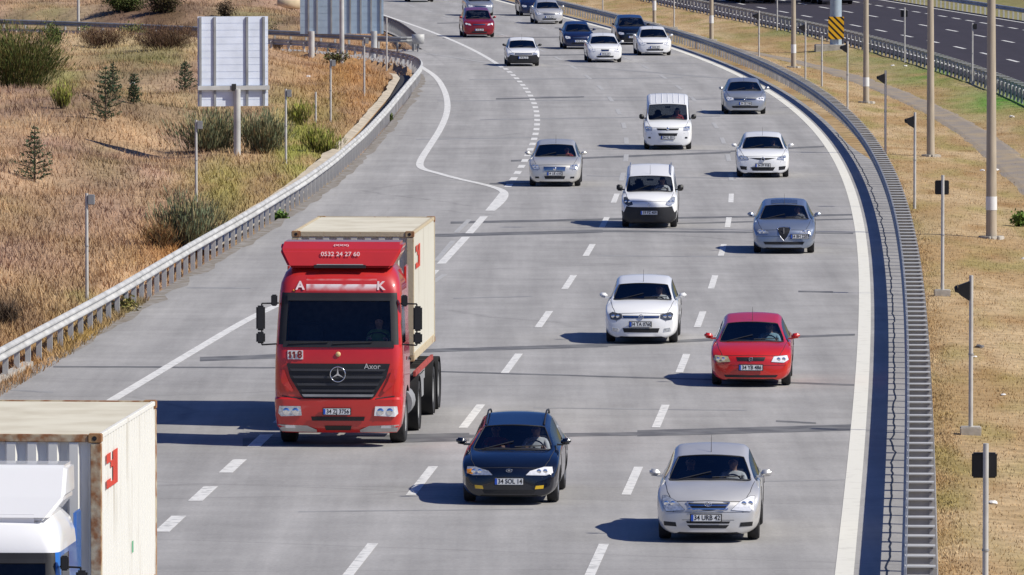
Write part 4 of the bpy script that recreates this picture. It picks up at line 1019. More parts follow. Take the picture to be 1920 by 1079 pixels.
    if sp.get('frame'):
        g = MB(); pl = sym(sp['frame'])
        for (xa, za), (xb, zb_) in zip(pl, pl[1:]+pl[:1]):
            A_ = hitp(bvh, (xa, -9, za), (0, 1, 0)); B_ = hitp(bvh, (xb, -9, zb_), (0, 1, 0))
            if A_ and B_: g.tube(A_+Vector((0, -.01, 0)), B_+Vector((0, -.01, 0)), .013, n=6)
        g.build('grille_surround', M['chrome'], T)
    for q in sp.get('intakes', []): decal(bvh, 'lower_intake', sym(q), M['grille'], T, .006, cell=.05)
    for q in sp.get('lines', []): decal(bvh, 'bumper_line', sym(q), M['gap'], T, .004, cell=.06, rim=0)
    if det > 0:
        g = MB()   # bonnet shut lines and door gaps
        def gapline(pts, axes, wd_=.010):
            dv = {'xy': Vector((0, 0, -1)), 'yz': Vector((-1, 0, 0)), 'yz-': Vector((1, 0, 0)), 'xz': Vector((0, 1, 0))}[axes]; last = None
            for (a0, b0), (a1, b1) in zip(pts[:-1], pts[1:]):
                for t_ in np.linspace(0, 1, 7):
                    u, v = a0+(a1-a0)*t_, b0+(b1-b0)*t_
                    o_ = {'xy': (u, v, 5), 'yz': (5, u, v), 'yz-': (-5, u, v), 'xz': (u, -6, v)}[axes]; h = hitp(bvh, o_, dv)
                    if h:
                        h = h-dv*.0015
                        if last is not None and (h-last).length > 1e-4 and (h-last).length < .5: g.tube(last, h, wd_*.6, n=4, caps=False)
                        last = h
        def done(nm):
            nonlocal g
            if g.v: g.build(nm, M['gap'], T)
            g = MB()
        for s in (-1, 1):
            gapline([(s*w*.66, y0+.10), (s*w*.79, y0+.45), (s*w*.86, y0+cw+.0)], 'xy'); done('bonnet_gap')
            ax = 'yz' if s > 0 else 'yz-'
            for yy in (cw+.22, bp, min(bp+.85, L*.78)): gapline([(y0+yy, .30), (y0+yy, belt)], ax); done('door_gap')
            gapline([(y0+cw+.22, .32), (y0+min(bp+.85, L*.78), .32)], ax); done('sill_gap')
        gapline([(-w*.66, hf-.02), (0, hf+.0), (w*.66, hf-.02)], 'xz'); done('bonnet_gap')
        for s in (-1, 1):
            pl = [(s*x*w, z) for x, z in hx]; gapline(pl+[pl[0]], 'xz', .009); done('headlight_seal')
        for ob in list(T.children):
            if ob.name.startswith('windshield'):
                e_ = MB(); bmw = bmesh.new(); bmw.from_mesh(ob.data); bmw.normal_update()
                for e in bmw.edges:
                    if len(e.link_faces) == 1: e_.tube(e.verts[0].co, e.verts[1].co, .013, n=5, caps=False)
                bmw.free(); e_.build('windshield_seal', M['black'], T)
    # windscreen surround, wipers
    if det > 0:
        g = MB()
        for s, x0_, x1_ in ((1, -.62, .02), (1, .05, .66)):
            A_ = hitp(bvh, (x0_*w, y0+cw-.02, 5), (0, 0, -1)); B_ = hitp(bvh, (x1_*w, y0+cw+.14, 5), (0, 0, -1))
            if A_ and B_: g.tube(A_+Vector((0, -.01, .012)), B_+Vector((0, -.01, .02)), .009, n=5)
        g.build('wiper', M['black'], T)
        decal(bvh, 'cowl_panel', [(-w*.78, y0+cw-.02), (0, y0+cw-.13), (w*.78, y0+cw-.02), (w*.80, y0+cw+.08), (0, y0+cw-.055), (-w*.80, y0+cw+.08)], M['black'], T, .004, 'xy', .08, rim=0)
    # mirrors
    for s in (-1, 1):
        mm = M['black'] if sp.get('black_mirror') else paintm
        bm = bmesh.new(); bmesh.ops.create_cube(bm, size=1)
        for v in bm.verts:
            f_ = .82 if v.co.y < 0 else 1.; v.co = Vector((v.co.x*.20*f_, v.co.y*.10, v.co.z*(.125 if kind != 'van' else .2)*f_)); v.co.z += .02*(v.co.x*s > 0)
        bmesh.ops.bevel(bm, geom=bm.edges[:], offset=.032, segments=3, affect='EDGES')
        m_ = bpy.data.meshes.new('wing_mirror'); bm.to_mesh(m_); bm.free(); m_.materials.append(mm)
        for p_ in m_.polygons: p_.use_smooth = True
        o = bpy.data.objects.new('wing_mirror', m_); COL.objects.link(o); o.parent = T; o.location = (s*(w+.06), y0+cw+.42, belt+.10)
        MB().box((-s*.10, .0, -.045), (.12, .05, .035)).build('mirror_arm', mm, o)
        MB().box((0, .052, 0), (.15, .006, .085)).build('mirror_face', M['chrome'], o)
    # plate + badge
    px_ = sp.get('px', 0.)*w; plate(T, bvh, px_, sp.get('pz', .40), sp.get('txt', ''), sp.get('pm', 'plate'))
    if sp.get('badge'):
        bz = sp.get('bz', hf-.07); q = hitp(bvh, (0, -9, bz), (0, 1, 0))
        if q: badge(sp['badge'], T, (0, q.y-.018, bz), sp.get('bs', .055), bvh)
    if sp.get('shield'):
        pl = [(0, .36), (.10, .48), (.185, .70), (.15, .74), (0, .75)]; pl = [(x/w*1., z) for x, z in pl]
        decal(bvh, 'shield_grille', sym(pl), M['grille'], T, .02, cell=.05); g = MB(); pp = sym(pl)
        for (xa, za), (xb, zb_) in zip(pp, pp[1:]+pp[:1]):
            A_ = hitp(bvh, (xa, -9, za), (0, 1, 0)); B_ = hitp(bvh, (xb, -9, zb_), (0, 1, 0))
            if A_ and B_: g.tube(A_+Vector((0, -.02, 0)), B_+Vector((0, -.02, 0)), .014, n=6)
        A_ = hitp(bvh, (0, -9, .6), (0, 1, 0)); g.box((0, A_.y-.022, .56), (.012, .01, .34)); g.build('shield_surround', M['chrome'], T)
    # tail lights
    for s in (-1, 1): decal(bvh, 'tail_light', [(s*w*.62, .72), (s*w*.88, .72), (s*w*.86, .90), (s*w*.62, .88)], M['tail'], T, .01, 'xz', .08, (0, -1, 0)) if False else None
    g = MB()
    for s in (-1, 1): g.box((s*w*.80, L/2-.13, .80), (.16, .16, .20))
    g.build('tail_light', M['tail'], T, bevel=.03)
    # interior
    zs_ = .20; fl = sp.get('floor', .0)
    g = MB(); g.box((0, y0+cw+.20, hb-.14), (W_*.80, .45, .16)); g.box((0, y0+cw+.35, hb-.25), (W_*.78, .25, .28)); g.box((0, y0+(cw+L*.9)/2, .27), (W_*.84, L*.9-cw-.4, .05))
    g.build('dashboard', M['interior'], T, bevel=.03)
    sy = y0+wt+.32; sh = sp.get('seat', 0.)
    for s in (-1, 1):
        g = MB(); g.box((s*.36, sy, .42+sh), (.46, .50, .16)); g.box((s*.36, sy+.30, .74+sh), (.44, .14, .60), rot=Matrix.Rotation(-.2, 3, 'X')); g.box((s*.36, sy+.38, 1.12+sh), (.25, .10, .17)); g.build('seat', M[sp.get('seatm', 'interior')], T, bevel=.05)
    if not sp.get('panelvan'):
        g = MB(); g.box((0, sy+1.0, .42+sh), (W_*.72, .45, .18)); g.box((0, sy+1.25, .70+sh), (W_*.72, .14, .48)); 
        for s in (-1, 1): g.box((s*.36, sy+1.28, 1.02+sh), (.24, .09, .15))
        g.build('rear_bench', M[sp.get('seatm', 'interior')], T, bevel=.05)
    g = MB(); g.torus((0, 0, 0), .18, .014, 'Y', 24, 6); g.tube((0, 0, 0), (0, -.2, -.02), .025); g.box((0, 0, 0), (.34, .015, .03)); o = g.build('steering_wheel', M['black'], T); o.location = (.36, sy-.40, .83+sh); o.rotation_euler = (R(-22), 0, 0)
    q = hitp(bvh, (0, y0+wt+.02, 5), (0, 0, -1))
    MB().box((0, y0+wt-.02, zr-.16-wd), (.20, .02, .06)).build('rear_view_mirror', M['black'], T, bevel=.01)
    if sp.get('antenna', True) and det > 0:
        ya = y0+sp.get('ant', wt+.10); q = hitp(bvh, (0, ya, 5), (0, 0, -1)); 
        if q: MB().tube(q, q+Vector((0, .12, .28)), .006, .003, 6).build('antenna', M['black'], T)
    if sp.get('rails'):
        for s in (-1, 1):
            g = MB(); xx = s*w*(xr-.02); last = None
            for k in range(9):
                yy = y0+wt+.15+(yr-wt-.2)*k/8; q = hitp(bvh, (xx, yy, 5), (0, 0, -1))
                if not q: continue
                pnt = q+Vector((0, 0, .055 if 0 < k < 8 else .0))
                if last: g.tube(last, pnt, .016, n=8)
                last = pnt
            g.build('roof_rail', M[sp.get('railm', 'black')], T)
    if sp.get('ribs'):
        for k in range(7):
            xx = (k-3)/3*w*(xr-.06); g = MB(); last = None
            for j in range(7):
                yy = y0+wt+.12+(yr-wt-.2)*j/6; q = hitp(bvh, (xx, yy, 5), (0, 0, -1))
                if q:
                    if last: g.tube(last, q, .018, n=6)
                    last = q
            g.build('roof_rib', paintm, T)
    if sp.get('sunroof'): decal(bvh, 'sunroof', [(-w*.42, y0+wt+.12), (w*.42, y0+wt+.12), (w*.42, y0+wt+.62), (-w*.42, y0+wt+.62)], M['glass_dark'] if False else M['lampd'], T, .012, 'xy', .1)
    CARS[label] = (T, Mx)
    for who in sp.get('people', []):
        side, shirt, lab = who
        person(Mx, (side*.36, sy+.12, .49+sh), shirt, lab)
    return T
def shirt(n, c): return mat('shirt_'+n, c, .9, var=.12, vscale=12)
WH = shirt('white', (.75, .76, .78)); LB = shirt('light_blue', (.35, .55, .65)); RD = shirt('red', (.45, .05, .05)); GY = shirt('grey', (.25, .25, .27)); DK = shirt('dark', (.05, .05, .06)); PK = shirt('green_check', (.25, .42, .15))
Psilver = paint('silver_paint', (.64, .63, .61), .42, .4); Pnavy = paint('black_blue_paint', (.004, .006, .014), .1, .2); Pred = paint('red_paint', (.56, .018, .012), .0, .3); Pwhite = paint('white_paint', (.86, .86, .85), 0, .35, .01)
Pblue = paint('grey_blue_paint', (.30, .35, .44), .6, .32); Pnavy2 = paint('navy_paint', (.012, .02, .075), .4, .3); Pdred = paint('dark_red_paint', (.30, .012, .02), .3, .3); Psilver2 = paint('light_silver_paint', (.68, .66, .61), .5, .38); Pjet = paint('steel_blue_paint', (.44, .46, .49), .6, .34)
C1 = dict(kind='sedan', L=4.41, W=1.71, H=1.47, hood=.95, nose=.70, cowl=1.05, wtop=1.80, belt=.94, xr=.63, roof_end=.70, wbase=.80, txt='34 URB 42', px=-.04, pz=.42, badge='ovals', bz=.645, bs=.055,
  hl=[(.44,.55),(.60,.68),(.80,.765),(.88,.76),(.88,.62),(.80,.52)], lampR='lampw', grille=[(.40,.66),(.30,.555),(.0,.54)], frame=[(.41,.67),(.30,.55)], bars=2, barm='chrome', fog=[(.60,.27),(.62,.34),(.85,.35),(.84,.28)], intakes=[[(.40,.30),(.34,.245)],[(.42,.36),(.40,.325)]],
  lines=[[(.80,.515),(.80,.509)],[(.50,.385),(.50,.379)]], people=[(1, WH, 'driver in a white shirt in the nearest silver saloon'), (-1, DK, 'passenger in dark clothes in the nearest silver saloon')], antenna=True)
C2 = dict(kind='wagon', L=4.45, W=1.70, H=1.42, hood=.88, nose=.66, cowl=1.10, wtop=1.85, belt=.90, xr=.62, roof_end=.88, wbase=.82, txt='34 SOL 14', px=.0, pz=.42, badge='h', bz=.61, bs=.05,
  hl=[(.34,.53),(.42,.60),(.70,.665),(.86,.66),(.88,.56),(.74,.52)], lampR='lampw', ind=[(.74,.54),(.76,.63),(.87,.62),(.86,.55)], grille=None, intakes=[[(.55,.27),(.50,.20)]], fog=[(.52,.28),(.54,.34),(.70,.35),(.69,.29)], fogm='yellow', rails=True,
  people=[(1, WH, 'driver in a white shirt reaching for the wheel of the black estate car'), (-1, RD, 'passenger in a reddish top in the black estate car')], antenna=False, wb=.58, seatm='interior')
C3 = dict(kind='hatch', L=4.11, W=1.71, H=1.43, hood=.90, nose=.68, cowl=1.0, wtop=1.75, belt=.90, xr=.62, roof_end=.84, wbase=.80, txt='34 YB 486', px=.0, pz=.42, badge='bolt', bz=.60, bs=.04,
  hl=[(.50,.54),(.56,.65),(.88,.67),(.92,.58),(.80,.52)], lampm='lampy', lampR='lampw', grille=[(.36,.64),(.32,.56)], bars=0, intakes=[[(.66,.26),(.62,.21)]], lines=[[(.84,.47),(.84,.464)]], people=[(1, LB, 'driver in a pale blue shirt in the red hatchback')])
C4 = dict(kind='hatch', L=3.97, W=1.68, H=1.46, hood=.96, nose=.72, cowl=1.0, wtop=1.65, belt=.94, xr=.66, roof_end=.86, wbase=.80, txt='34 TA 0760', px=-.02, pz=.46, badge='vw', bz=.63, bs=.055,
  hl=[(.52,.60),(.52,.68),(.78,.73),(.86,.69),(.82,.57),(.66,.55)], lampm='lampd', grille=[(.50,.66),(.48,.60)], bars=1, intakes=[[(.50,.37),(.46,.27)]], fog=[(.60,.28),(.62,.36),(.78,.38),(.80,.30)], fogm='lamp', people=[(1, WH, 'driver in a white shirt in the white hatchback')])
C5 = dict(kind='hatch', L=4.17, W=1.73, H=1.44, hood=.92, nose=.68, cowl=1.05, wtop=1.80, belt=.93, xr=.62, roof_end=.84, wbase=.78, txt='34 BH 2207', px=.50, pz=.49, shield=True,
  hl=[(.48,.57),(.52,.64),(.80,.69),(.86,.62),(.78,.56)], grille=None, intakes=[[(.66,.34),(.60,.26)]], lines=[[(.86,.50),(.86,.49)]], sunroof=True, people=[(1, GY, 'driver in grey in the grey blue hatchback with the shield grille')])
C6 = dict(kind='van', L=4.0, W=1.67, H=1.80, hood=1.04, nose=.80, cowl=.92, wtop=1.50, belt=1.04, xr=.74, roof_end=.97, wbase=.84, txt='59 FZ 409', pz=.46, badge='diamond', bz=.70, bs=.045, wdrop=.27,
  hl=[(.58,.70),(.60,.76),(.82,.92),(.90,.90),(.88,.74),(.74,.66)], lampm='lampd', lampR='lamp', grille=None, intakes=[], extra=1, black_bumper=2, black_mirror=True, rails=True, railm='rim', seat=.18, people=[(1, WH, 'driver in a white shirt in the white van with the black bumper')], rimm='black')
C7 = dict(kind='sedan', L=4.56, W=1.73, H=1.49, hood=.96, nose=.74, cowl=1.05, wtop=1.80, belt=.96, xr=.64, roof_end=.70, wbase=.80, txt='34 UE 6182', pz=.44, badge='round', bz=.60, bs=.05,
  hl=[(.56,.60),(.60,.72),(.82,.76),(.88,.70),(.80,.58)], grille=[(.42,.67),(.38,.53)], bars=4, barm='chrome', intakes=[[(.40,.36),(.36,.26)]], fog=[(.58,.28),(.60,.34),(.74,.34),(.74,.28)], people=[(1, RD, 'driver in a red top in the silver saloon by the dashed merge line')])
C8 = dict(kind='sedan', L=4.62, W=1.80, H=1.48, hood=.95, nose=.74, cowl=1.05, wtop=1.85, belt=.95, xr=.62, roof_end=.70, wbase=.78, txt='34 FP 918', pm='plate', pz=.42, badge='diamond', bz=.62, bs=.075,
  hl=[(.52,.62),(.56,.70),(.82,.76),(.88,.72),(.80,.60)], lampm='lamp', grille=[(.52,.68),(.20,.62),(.0,.60)], bars=0, intakes=[[(.46,.36),(.38,.24)]], fog=[(.60,.26),(.60,.38),(.86,.40),(.82,.28)], people=[(1, DK, 'driver in dark clothes in the white saloon with the diamond badge')])
C9 = dict(kind='van', L=4.3, W=1.79, H=2.0, hood=1.08, nose=.84, cowl=.95, wtop=1.55, belt=1.08, xr=.76, roof_end=.97, wbase=.80, txt='34 VL 551', pz=.46, badge='round', bz=.78, bs=.05,
  hl=[(.64,.72),(.64,.84),(.84,.88),(.90,.86),(.88,.72)], grille=[(.46,.80),(.42,.73)], bars=0, intakes=[[(.40,.62),(.36,.52)]], fog=[(.70,.42),(.70,.48),(.80,.48),(.80,.42)], black_mirror=True, ribs=True, wdrop=.32, seat=.22, people=[(1, RD, 'driver in a red top in the tall white van with the ribbed roof')], antenna=False, rimm='galvd')
C10 = dict(kind='sedan', L=4.64, W=1.78, H=1.46, hood=.95, nose=.73, cowl=1.05, wtop=1.85, belt=.95, xr=.62, roof_end=.70, txt='34 GS 740', pz=.46, badge='vw', bz=.63, bs=.055,
  hl=[(.54,.60),(.54,.70),(.82,.74),(.88,.68),(.80,.58)], lampm='lampw', grille=[(.52,.68),(.48,.60)], bars=1, intakes=[[(.62,.36),(.58,.27)]], people=[(1, DK, 'driver in dark clothes in the steel blue saloon by the right edge line')])
def far(**k):
    d = dict(kind='sedan', L=4.5, W=1.75, H=1.46, hood=.94, nose=.72, cowl=1.05, wtop=1.82, belt=.94, xr=.63, roof_end=.70, pz=.44, hl=[(.54,.58),(.56,.68),(.84,.72),(.88,.66),(.80,.56)], lampm='lampw', grille=[(.42,.66),(.38,.58)], bars=1, intakes=[[(.5,.34),(.46,.26)]], detail=1, txt='34 KL 27'); d.update(k); return d
CAR_LIST = [
 ('saloon_car','nearest silver saloon at the bottom with two people inside','saloon car',1330,1011,C1,Psilver),
 ('estate_car','black estate car with roof rails beside the red truck','estate car',959,941,C2,Pnavy),
 ('hatchback_car','bright red hatchback with an amber tinted headlight','hatchback',1409,722,C3,Pred),
 ('hatchback_car','white hatchback with dark headlamps left of the red hatchback','hatchback',1204,642,C4,Pwhite),
 ('hatchback_car','grey blue hatchback with a shield grille and off centre plate','hatchback',1470,474,C5,Pblue),
 ('small_van','white compact van with a black front bumper and roof rails','van',1218,426,C6,Pwhite),
 ('saloon_car','silver saloon driving beside the short dashed merge line','saloon car',1041,349,C7,Psilver2),
 ('saloon_car','white saloon with a large diamond badge and dark lower grilles','saloon car',1430,332,C8,Pwhite),
 ('tall_van','tall white van with a ribbed high roof','van',1252,280,C9,Pwhite),
 ('saloon_car','steel blue saloon nearest the right edge line in the bend','saloon car',1396,214,C10,Pjet),
 ('saloon_car','old boxy white saloon with dark bumper in the left lane','saloon car',980,124,far(W=1.67,H=1.41,L=4.1,xr=.68,hood=.90,nose=.72,black_bumper=2,lampm='lamp',hl=[(.56,.58),(.56,.68),(.84,.68),(.86,.58)],grille=[(.52,.67),(.52,.59)],round=.4,fw=.97,black_mirror=True),Pwhite),
 ('saloon_car','white saloon with small square grille, ahead of the navy hatchback','saloon car',1133,117,far(W=1.77,grille=[(.24,.68),(.20,.58)]),Pwhite),
 ('hatchback_car','navy hatchback behind a white saloon in the middle lane','hatchback',1084,92,far(kind='hatch',L=4.0,W=1.70,H=1.47,roof_end=.86,xr=.62),Pnavy2),
 ('saloon_car','white saloon in the right lane following the bend by the guardrail','saloon car',1226,104,far(W=1.80,H=1.50,grille=[(.5,.68),(.46,.62)]),Pwhite),
 ('off_road_car','dark off road car half hidden behind the white saloon by the guardrail','off-road car',1185,84,far(kind='hatch',W=1.82,H=1.62,hood=1.02,nose=.82,belt=1.02,roof_end=.88,xr=.66,wr=.35,seat=.1),Pnavy),
 ('off_road_car','dark red off road car in the left lane near the top','off-road car',897,70,far(kind='hatch',W=1.82,H=1.68,hood=1.04,nose=.84,belt=1.03,roof_end=.90,xr=.68,wr=.36,seat=.12,hl=[(.50,.68),(.56,.78),(.84,.84),(.88,.76)],grille=[(.4,.78),(.36,.70)]),Pdred),
 ('saloon_car','silver saloon near the top beside the dark blue van','saloon car',1028,45,far(W=1.76),Psilver),
 ('small_van','dark blue van at the top partly hidden by the silver saloon','van',1000,30,far(kind='van',L=4.4,W=1.80,H=1.80,hood=1.04,nose=.84,cowl=.95,wtop=1.55,belt=1.04,roof_end=.97,xr=.74,wbase=.84,seat=.18,wdrop=.25),Pnavy2),
 ('saloon_car','silver car half hidden behind the dark red off road car','saloon car',899,30,far(W=1.76,kind='hatch',roof_end=.86,H=1.55),Pjet),
 ('small_van','dark van cut off by the top edge of the picture','van',788,4,far(kind='van',L=4.4,W=1.85,H=1.85,hood=1.04,nose=.84,cowl=.95,wtop=1.55,belt=1.04,roof_end=.97,xr=.74,wbase=.84,seat=.18,wdrop=.25),Pnavy),
]
for q in CAR_LIST: build_car(*q)
# ------------------------------------------------------------------ trucks
CREAM = (.63, .61, .53)
def rust_mat(name, c, thr): return mat(name, c, .75, c2=(.30, .13, .05), thr=thr, vscale=6, metal=0, bump=.2)
def container(corner, rz, label, rusty, length=6.06, logo=True):
    """corner: world position of front centre at deck height; container extends to +y local"""
    T = thing('shipping_container', label, 'container', corner, rz, 'pale shipping containers on trucks'); W_, H_, L_ = 2.438, 2.59, length
    mw = mat('container_paint', (.74, .73, .68) if rusty else CREAM, .65, c2=(.45, .41, .33), thr=(.55, .80), vscale=1.3, stretch=(2.5, 2.5, .35))
    mp = rust_mat('container_rusty_frame', (.52, .44, .30), (.38, .60) if rusty else (.60, .72)); mh = rust_mat('container_casting', (.40, .26, .12) if rusty else (.42, .34, .2), (.35, .6))
    def corr(p0, p1, z0, z1, depth, pitch, name, inward):
        p0 = Vector(p0); p1 = Vector(p1); d = (p1-p0); Ln = d.length; d.normalize(); n = int(round(Ln/pitch)); pt = Ln/n; prof = []
        for k in range(n):
            a = k*pt
            for f, o in ((0, 0), (.28, 0), (.40, 1), (.74, 1), (.87, 0)): prof.append((a+f*pt, o*depth))
        prof.append((Ln, 0)); inw = Vector(inward); vs = []
        for a, o in prof: q = p0+d*a+inw*o; vs += [(q.x, q.y, z0), (q.x, q.y, z1)]
        return MB().add(vs, [(2*i, 2*i+2, 2*i+3, 2*i+1) for i in range(len(prof)-1)]).build(name, mw, T, fixn=False)
    w = W_/2
    corr((-w+.11, .02, 0), (w-.11, .02, 0), .16, H_-.11, .06, .272, 'front_wall', (0, 1, 0))
    for s in (-1, 1): corr((s*(w-.012), .12, 0), (s*(w-.012), L_-.12, 0), .14, H_-.06, .055, .278, 'side_wall', (-s, 0, 0))
    b = MB(); n = 24; vs = []      # roof
    for k in range(n*2+1):
        y = .10+(L_-.2)*k/(n*2); z = H_-.03+(.018 if (k//1) % 2 else 0.); vs += [(-w+.08, y, z), (w-.08, y, z)]
    b.add(vs, [(2*i, 2*i+1, 2*i+3, 2*i+2) for i in range(n*2)]); b.build('roof', mat('container_roof', (.66, .62, .50), .7, c2=(.52, .47, .36), thr=(.4, .75), vscale=1.2), T)
    MB().box((0, L_/2, .12), (W_-.06, L_-.06, .05)).build('floor', M['under'], T)
    b = MB()
    for s in (-1, 1): b.box((s*(w-.045), .22, H_/2), (.08, .0, .0)) if False else None
    for s in (-1, 1):
        MB().box((s*(w-.075), .075, H_/2), (.14, .14, H_-.24)).build('corner_post', mp, T, bevel=.008)
        MB().box((s*(w-.055), L_-.075, H_/2), (.10, .14, H_-.24)).build('corner_post', mp, T, bevel=.008)
        MB().box((s*(w-.035), L_/2, H_-.035), (.06, L_-.36, .065)).build('top_rail', mp if not rusty else mw, T, bevel=.008)
        MB().box((s*(w-.03), L_/2, .09), (.055, L_-.36, .16)).build('bottom_rail', mp, T, bevel=.008)
    for yy in (.055, L_-.055):
        MB().box((0, yy, H_-.055), (W_-.36, .09, .10)).build('top_rail', mp, T, bevel=.008); MB().box((0, yy, .09), (W_-.36, .09, .16)).build('bottom_rail', mp, T, bevel=.008)
        for s in (-1, 1):
            for z in (.06, H_-.055):
                o = MB().box((s*(w-.088), yy+(.03 if yy < 1 else -.03), z), (.18, .175, .12)).build('corner_casting', mh, T, bevel=.012)
                MB().lathe([(0, .001), (0, .032)], 'Y', (s*(w-.088), yy+(-.061 if yy < 1 else .061), z), 12).build('casting_hole', M['ink'], o)
    MB().box((0, L_-.03, H_/2), (W_-.28, .04, H_-.3)).build('door', mw, T)
    if logo:
        b = MB(); yb, zb = .55, 2.05; h = .23; x = w+.003
        def quad(y0, z0, y1, z1): b.add([(x, y0, z0), (x, y1, z0), (x, y1, z1), (x, y0, z1)], [(0, 1, 2, 3)])
        quad(yb, zb-h, yb+.42, zb-h*.5); quad(yb, zb+h*.45, yb+.42, zb+h); quad(yb+.66, zb-h, yb+1.15, zb+h); quad(yb+.42, zb-h, yb+.66, zb-h*.7); quad(yb+.42, zb+h*.1, yb+.66, zb+h*.5); b.build('logo', M['red_ink'], T, fixn=False)
        if rusty: MB().add([(x, 3.2, .72), (x, 3.35, .72), (x, 3.35, .88), (x, 3.2, .88)], [(0, 1, 2, 3)]).build('label', mat('green_label', (.05, .35, .15), .5, var=.1), T, fixn=False)
    return T
def truck(label, base, rz, lower, upper, lampbox, driver=None, txt='', full=True, trim=None, axles=(4.2, 7.4, 8.7, 10.0), length=11.4):
    """base: ground point below the centre of the front bumper; truck faces -y"""
    T = thing('container_truck', label, 'truck', base, rz, 'lorries'); Mx = Matrix.Translation(base) @ Matrix.Rotation(rz, 4, 'Z'); w = 1.245
    # cab shell as rounded rings: z, half width, y front, y rear, corner radius
    lv = [(.28, 1.12, .16, .5, .16), (.40, 1.20, .03, .6, .2), (.60, 1.23, .0, .75, .2), (.93, 1.245, .0, .9, .2), (.97, 1.235, .03, 2.05, .2), (1.30, 1.24, .04, 2.08, .2), (1.64, 1.235, .06, 2.1, .2), (1.90, 1.225, .08, 2.1, .2), (1.98, 1.22, .10, 2.1, .2), (2.45, 1.20, .20, 2.1, .2), (2.90, 1.175, .32, 2.1, .2), (2.97, 1.17, .33, 2.1, .2), (3.15, 1.15, .38, 2.1, .25), (3.34, 1.08, .52, 2.1, .3), (3.46, .98, .78, 2.0, .3)]
    nf = 8; rings = []
    def ring(z, hw, yf, yr, r):
        pts = []
        for k in range(nf+1): x = -(hw-r)+2*(hw-r)*k/nf; pts.append((x, yf-.05*(1-(x/hw)**2)+.02, z))
        for k in range(1, 4): a = -PI/2+k*PI/8; pts.append((hw-r+math.cos(a)*r, yf+r+math.sin(a)*r, z))
        for k in range(5): pts.append((hw, yf+r+(yr-.06-yf-r)*k/4, z))
        pts += [(hw-.05, yr, z), (0, yr, z), (-hw+.05, yr, z)]
        for k in range(5): pts.append((-hw, yr-.06-(yr-.06-yf-r)*k/4, z))
        for k in range(3, 0, -1): a = -PI/2-k*PI/8; pts.append((-hw+r+math.cos(a)*r, yf+r+math.sin(a)*r, z))
        return pts
    bm = bmesh.new()
    for l in lv: rings.append([bm.verts.new(p) for p in ring(*l)])
    n = len(rings[0])
    for i in range(len(rings)-1):
        for k in range(n):
            mi = 0; zc = (lv[i][0]+lv[i+1][0])/2
            if 8 <= i <= 9 and (k < nf): mi = 1
            elif 8 <= i <= 9 and (k < nf+2 or k >= n-2): mi = 5
            elif 8 <= i <= 9 and nf+4 <= k <= nf+5: mi = 2
            elif 8 <= i <= 9 and n-3-5 <= k <= n-3-3-1: mi = 3
            elif i in (10,) and (k < nf+2 or k >= n-2): mi = 5
            elif i == 7 and (k < nf or 0): mi = 0
            elif i >= 11: mi = 6
            q = (rings[i][k], rings[i][(k+1) % n], rings[i+1][(k+1) % n], rings[i+1][k]); f = bm.faces.new(q); f.material_index = mi
    f = bm.faces.new(rings[-1]); f.material_index = 6; f = bm.faces.new(rings[0][::-1]); f.material_index = 7
    bmesh.ops.recalc_face_normals(bm, faces=bm.faces)
    me = bpy.data.meshes.new('cab'); bm.to_mesh(me); bm.free()
    # wheel arch boolean
    mats = [lower, M['truck_glass'], M['glass'], M['glass'], M['glass_dark'], M['black'], upper, M['under']]
    for m in mats: me.materials.append(m)
    tmp = bpy.data.objects.new('tmp', me); COL.objects.link(tmp); cb = MB()
    for s in (-1, 1): cb.lathe([(s*.82, .001), (s*.82, .62), (s*1.6, .62), (s*1.6, .001)], 'X', (0, 1.42, .5), 32, mi=7)
    cut = cb.build('cut', mats); bo = tmp.modifiers.new('b', 'BOOLEAN'); bo.object = cut; bo.solver = 'EXACT'
    try: bo.material_mode = 'INDEX'
    except Exception: pass
    em = evalmesh(tmp); bpy.data.objects.remove(tmp); bpy.data.objects.remove(cut)
    bvh = BVHTree.FromPolygons([v.co.copy() for v in em.vertices], [tuple(p.vertices) for p in em.polygons])
    split_mesh(em, [('cab', {0, 5, 6, 7}), ('windshield', {1}), ('side_window', {2}), ('side_window', {3})], mats, T, 30)
    S2 = lambda pl: pl+[(-x, z) for x, z in reversed(pl) if abs(x) > 1e-6]
    D = lambda name, pl, m, off_=.012, cell=.12, **k: decal(bvh, name, pl, M[m] if isinstance(m, str) else m, T, off_, cell=cell, **k)
    D('grille', S2([(1.0, 1.62), (.93, 1.35), (.70, .98), (.66, .95)]), 'black', .02)
    for zz, xa in ((1.50, .93), (1.36, .88), (1.22, .80), (1.10, .72)): D('grille_bar', S2([(xa, zz+.022), (xa-.03, zz-.022)]), mat('grille_slat', (.05, .05, .055), .4, var=.1), .045)
    D('grille_surround', [(-.70, 1.03), (.70, 1.03), (.66, .985), (-.66, .985)], 'galvd', .05)
    D('lower_grille', [(-.52, .60), (.52, .60), (.50, .52), (-.50, .52)], 'grille', .02)
    D('lower_bumper', S2([(1.16, .42), (.98, .46), (.50, .40), (.50, .26), (1.10, .28)]), mat('bumper_grey', (.40, .40, .41), .5, var=.1), .015) if False else None
    for s in (-1, 1):
        D('bumper_trim', [(s*1.17, .44), (s*.60, .42), (s*.42, .34), (s*.42, .29), (s*1.12, .30)], 'pole', .02)
        h = D('headlight', [(s*.70, .62), (s*.72, .80), (s*1.14, .80), (s*1.16, .66), (s*1.10, .60)], 'lampw' if s > 0 else 'lamp', .02)  # right lens brighter: sun glint painted into the material
        for kx in (.82, 1.0):
            q = hitp(bvh, (s*kx, -9, .70), (0, 1, 0)); MB().lathe([(-.03, .001), (-.035, .05), (-.022, .068)], 'Y', (s*kx, q.y, .70), 14).build('reflector', M['bulb'], h)
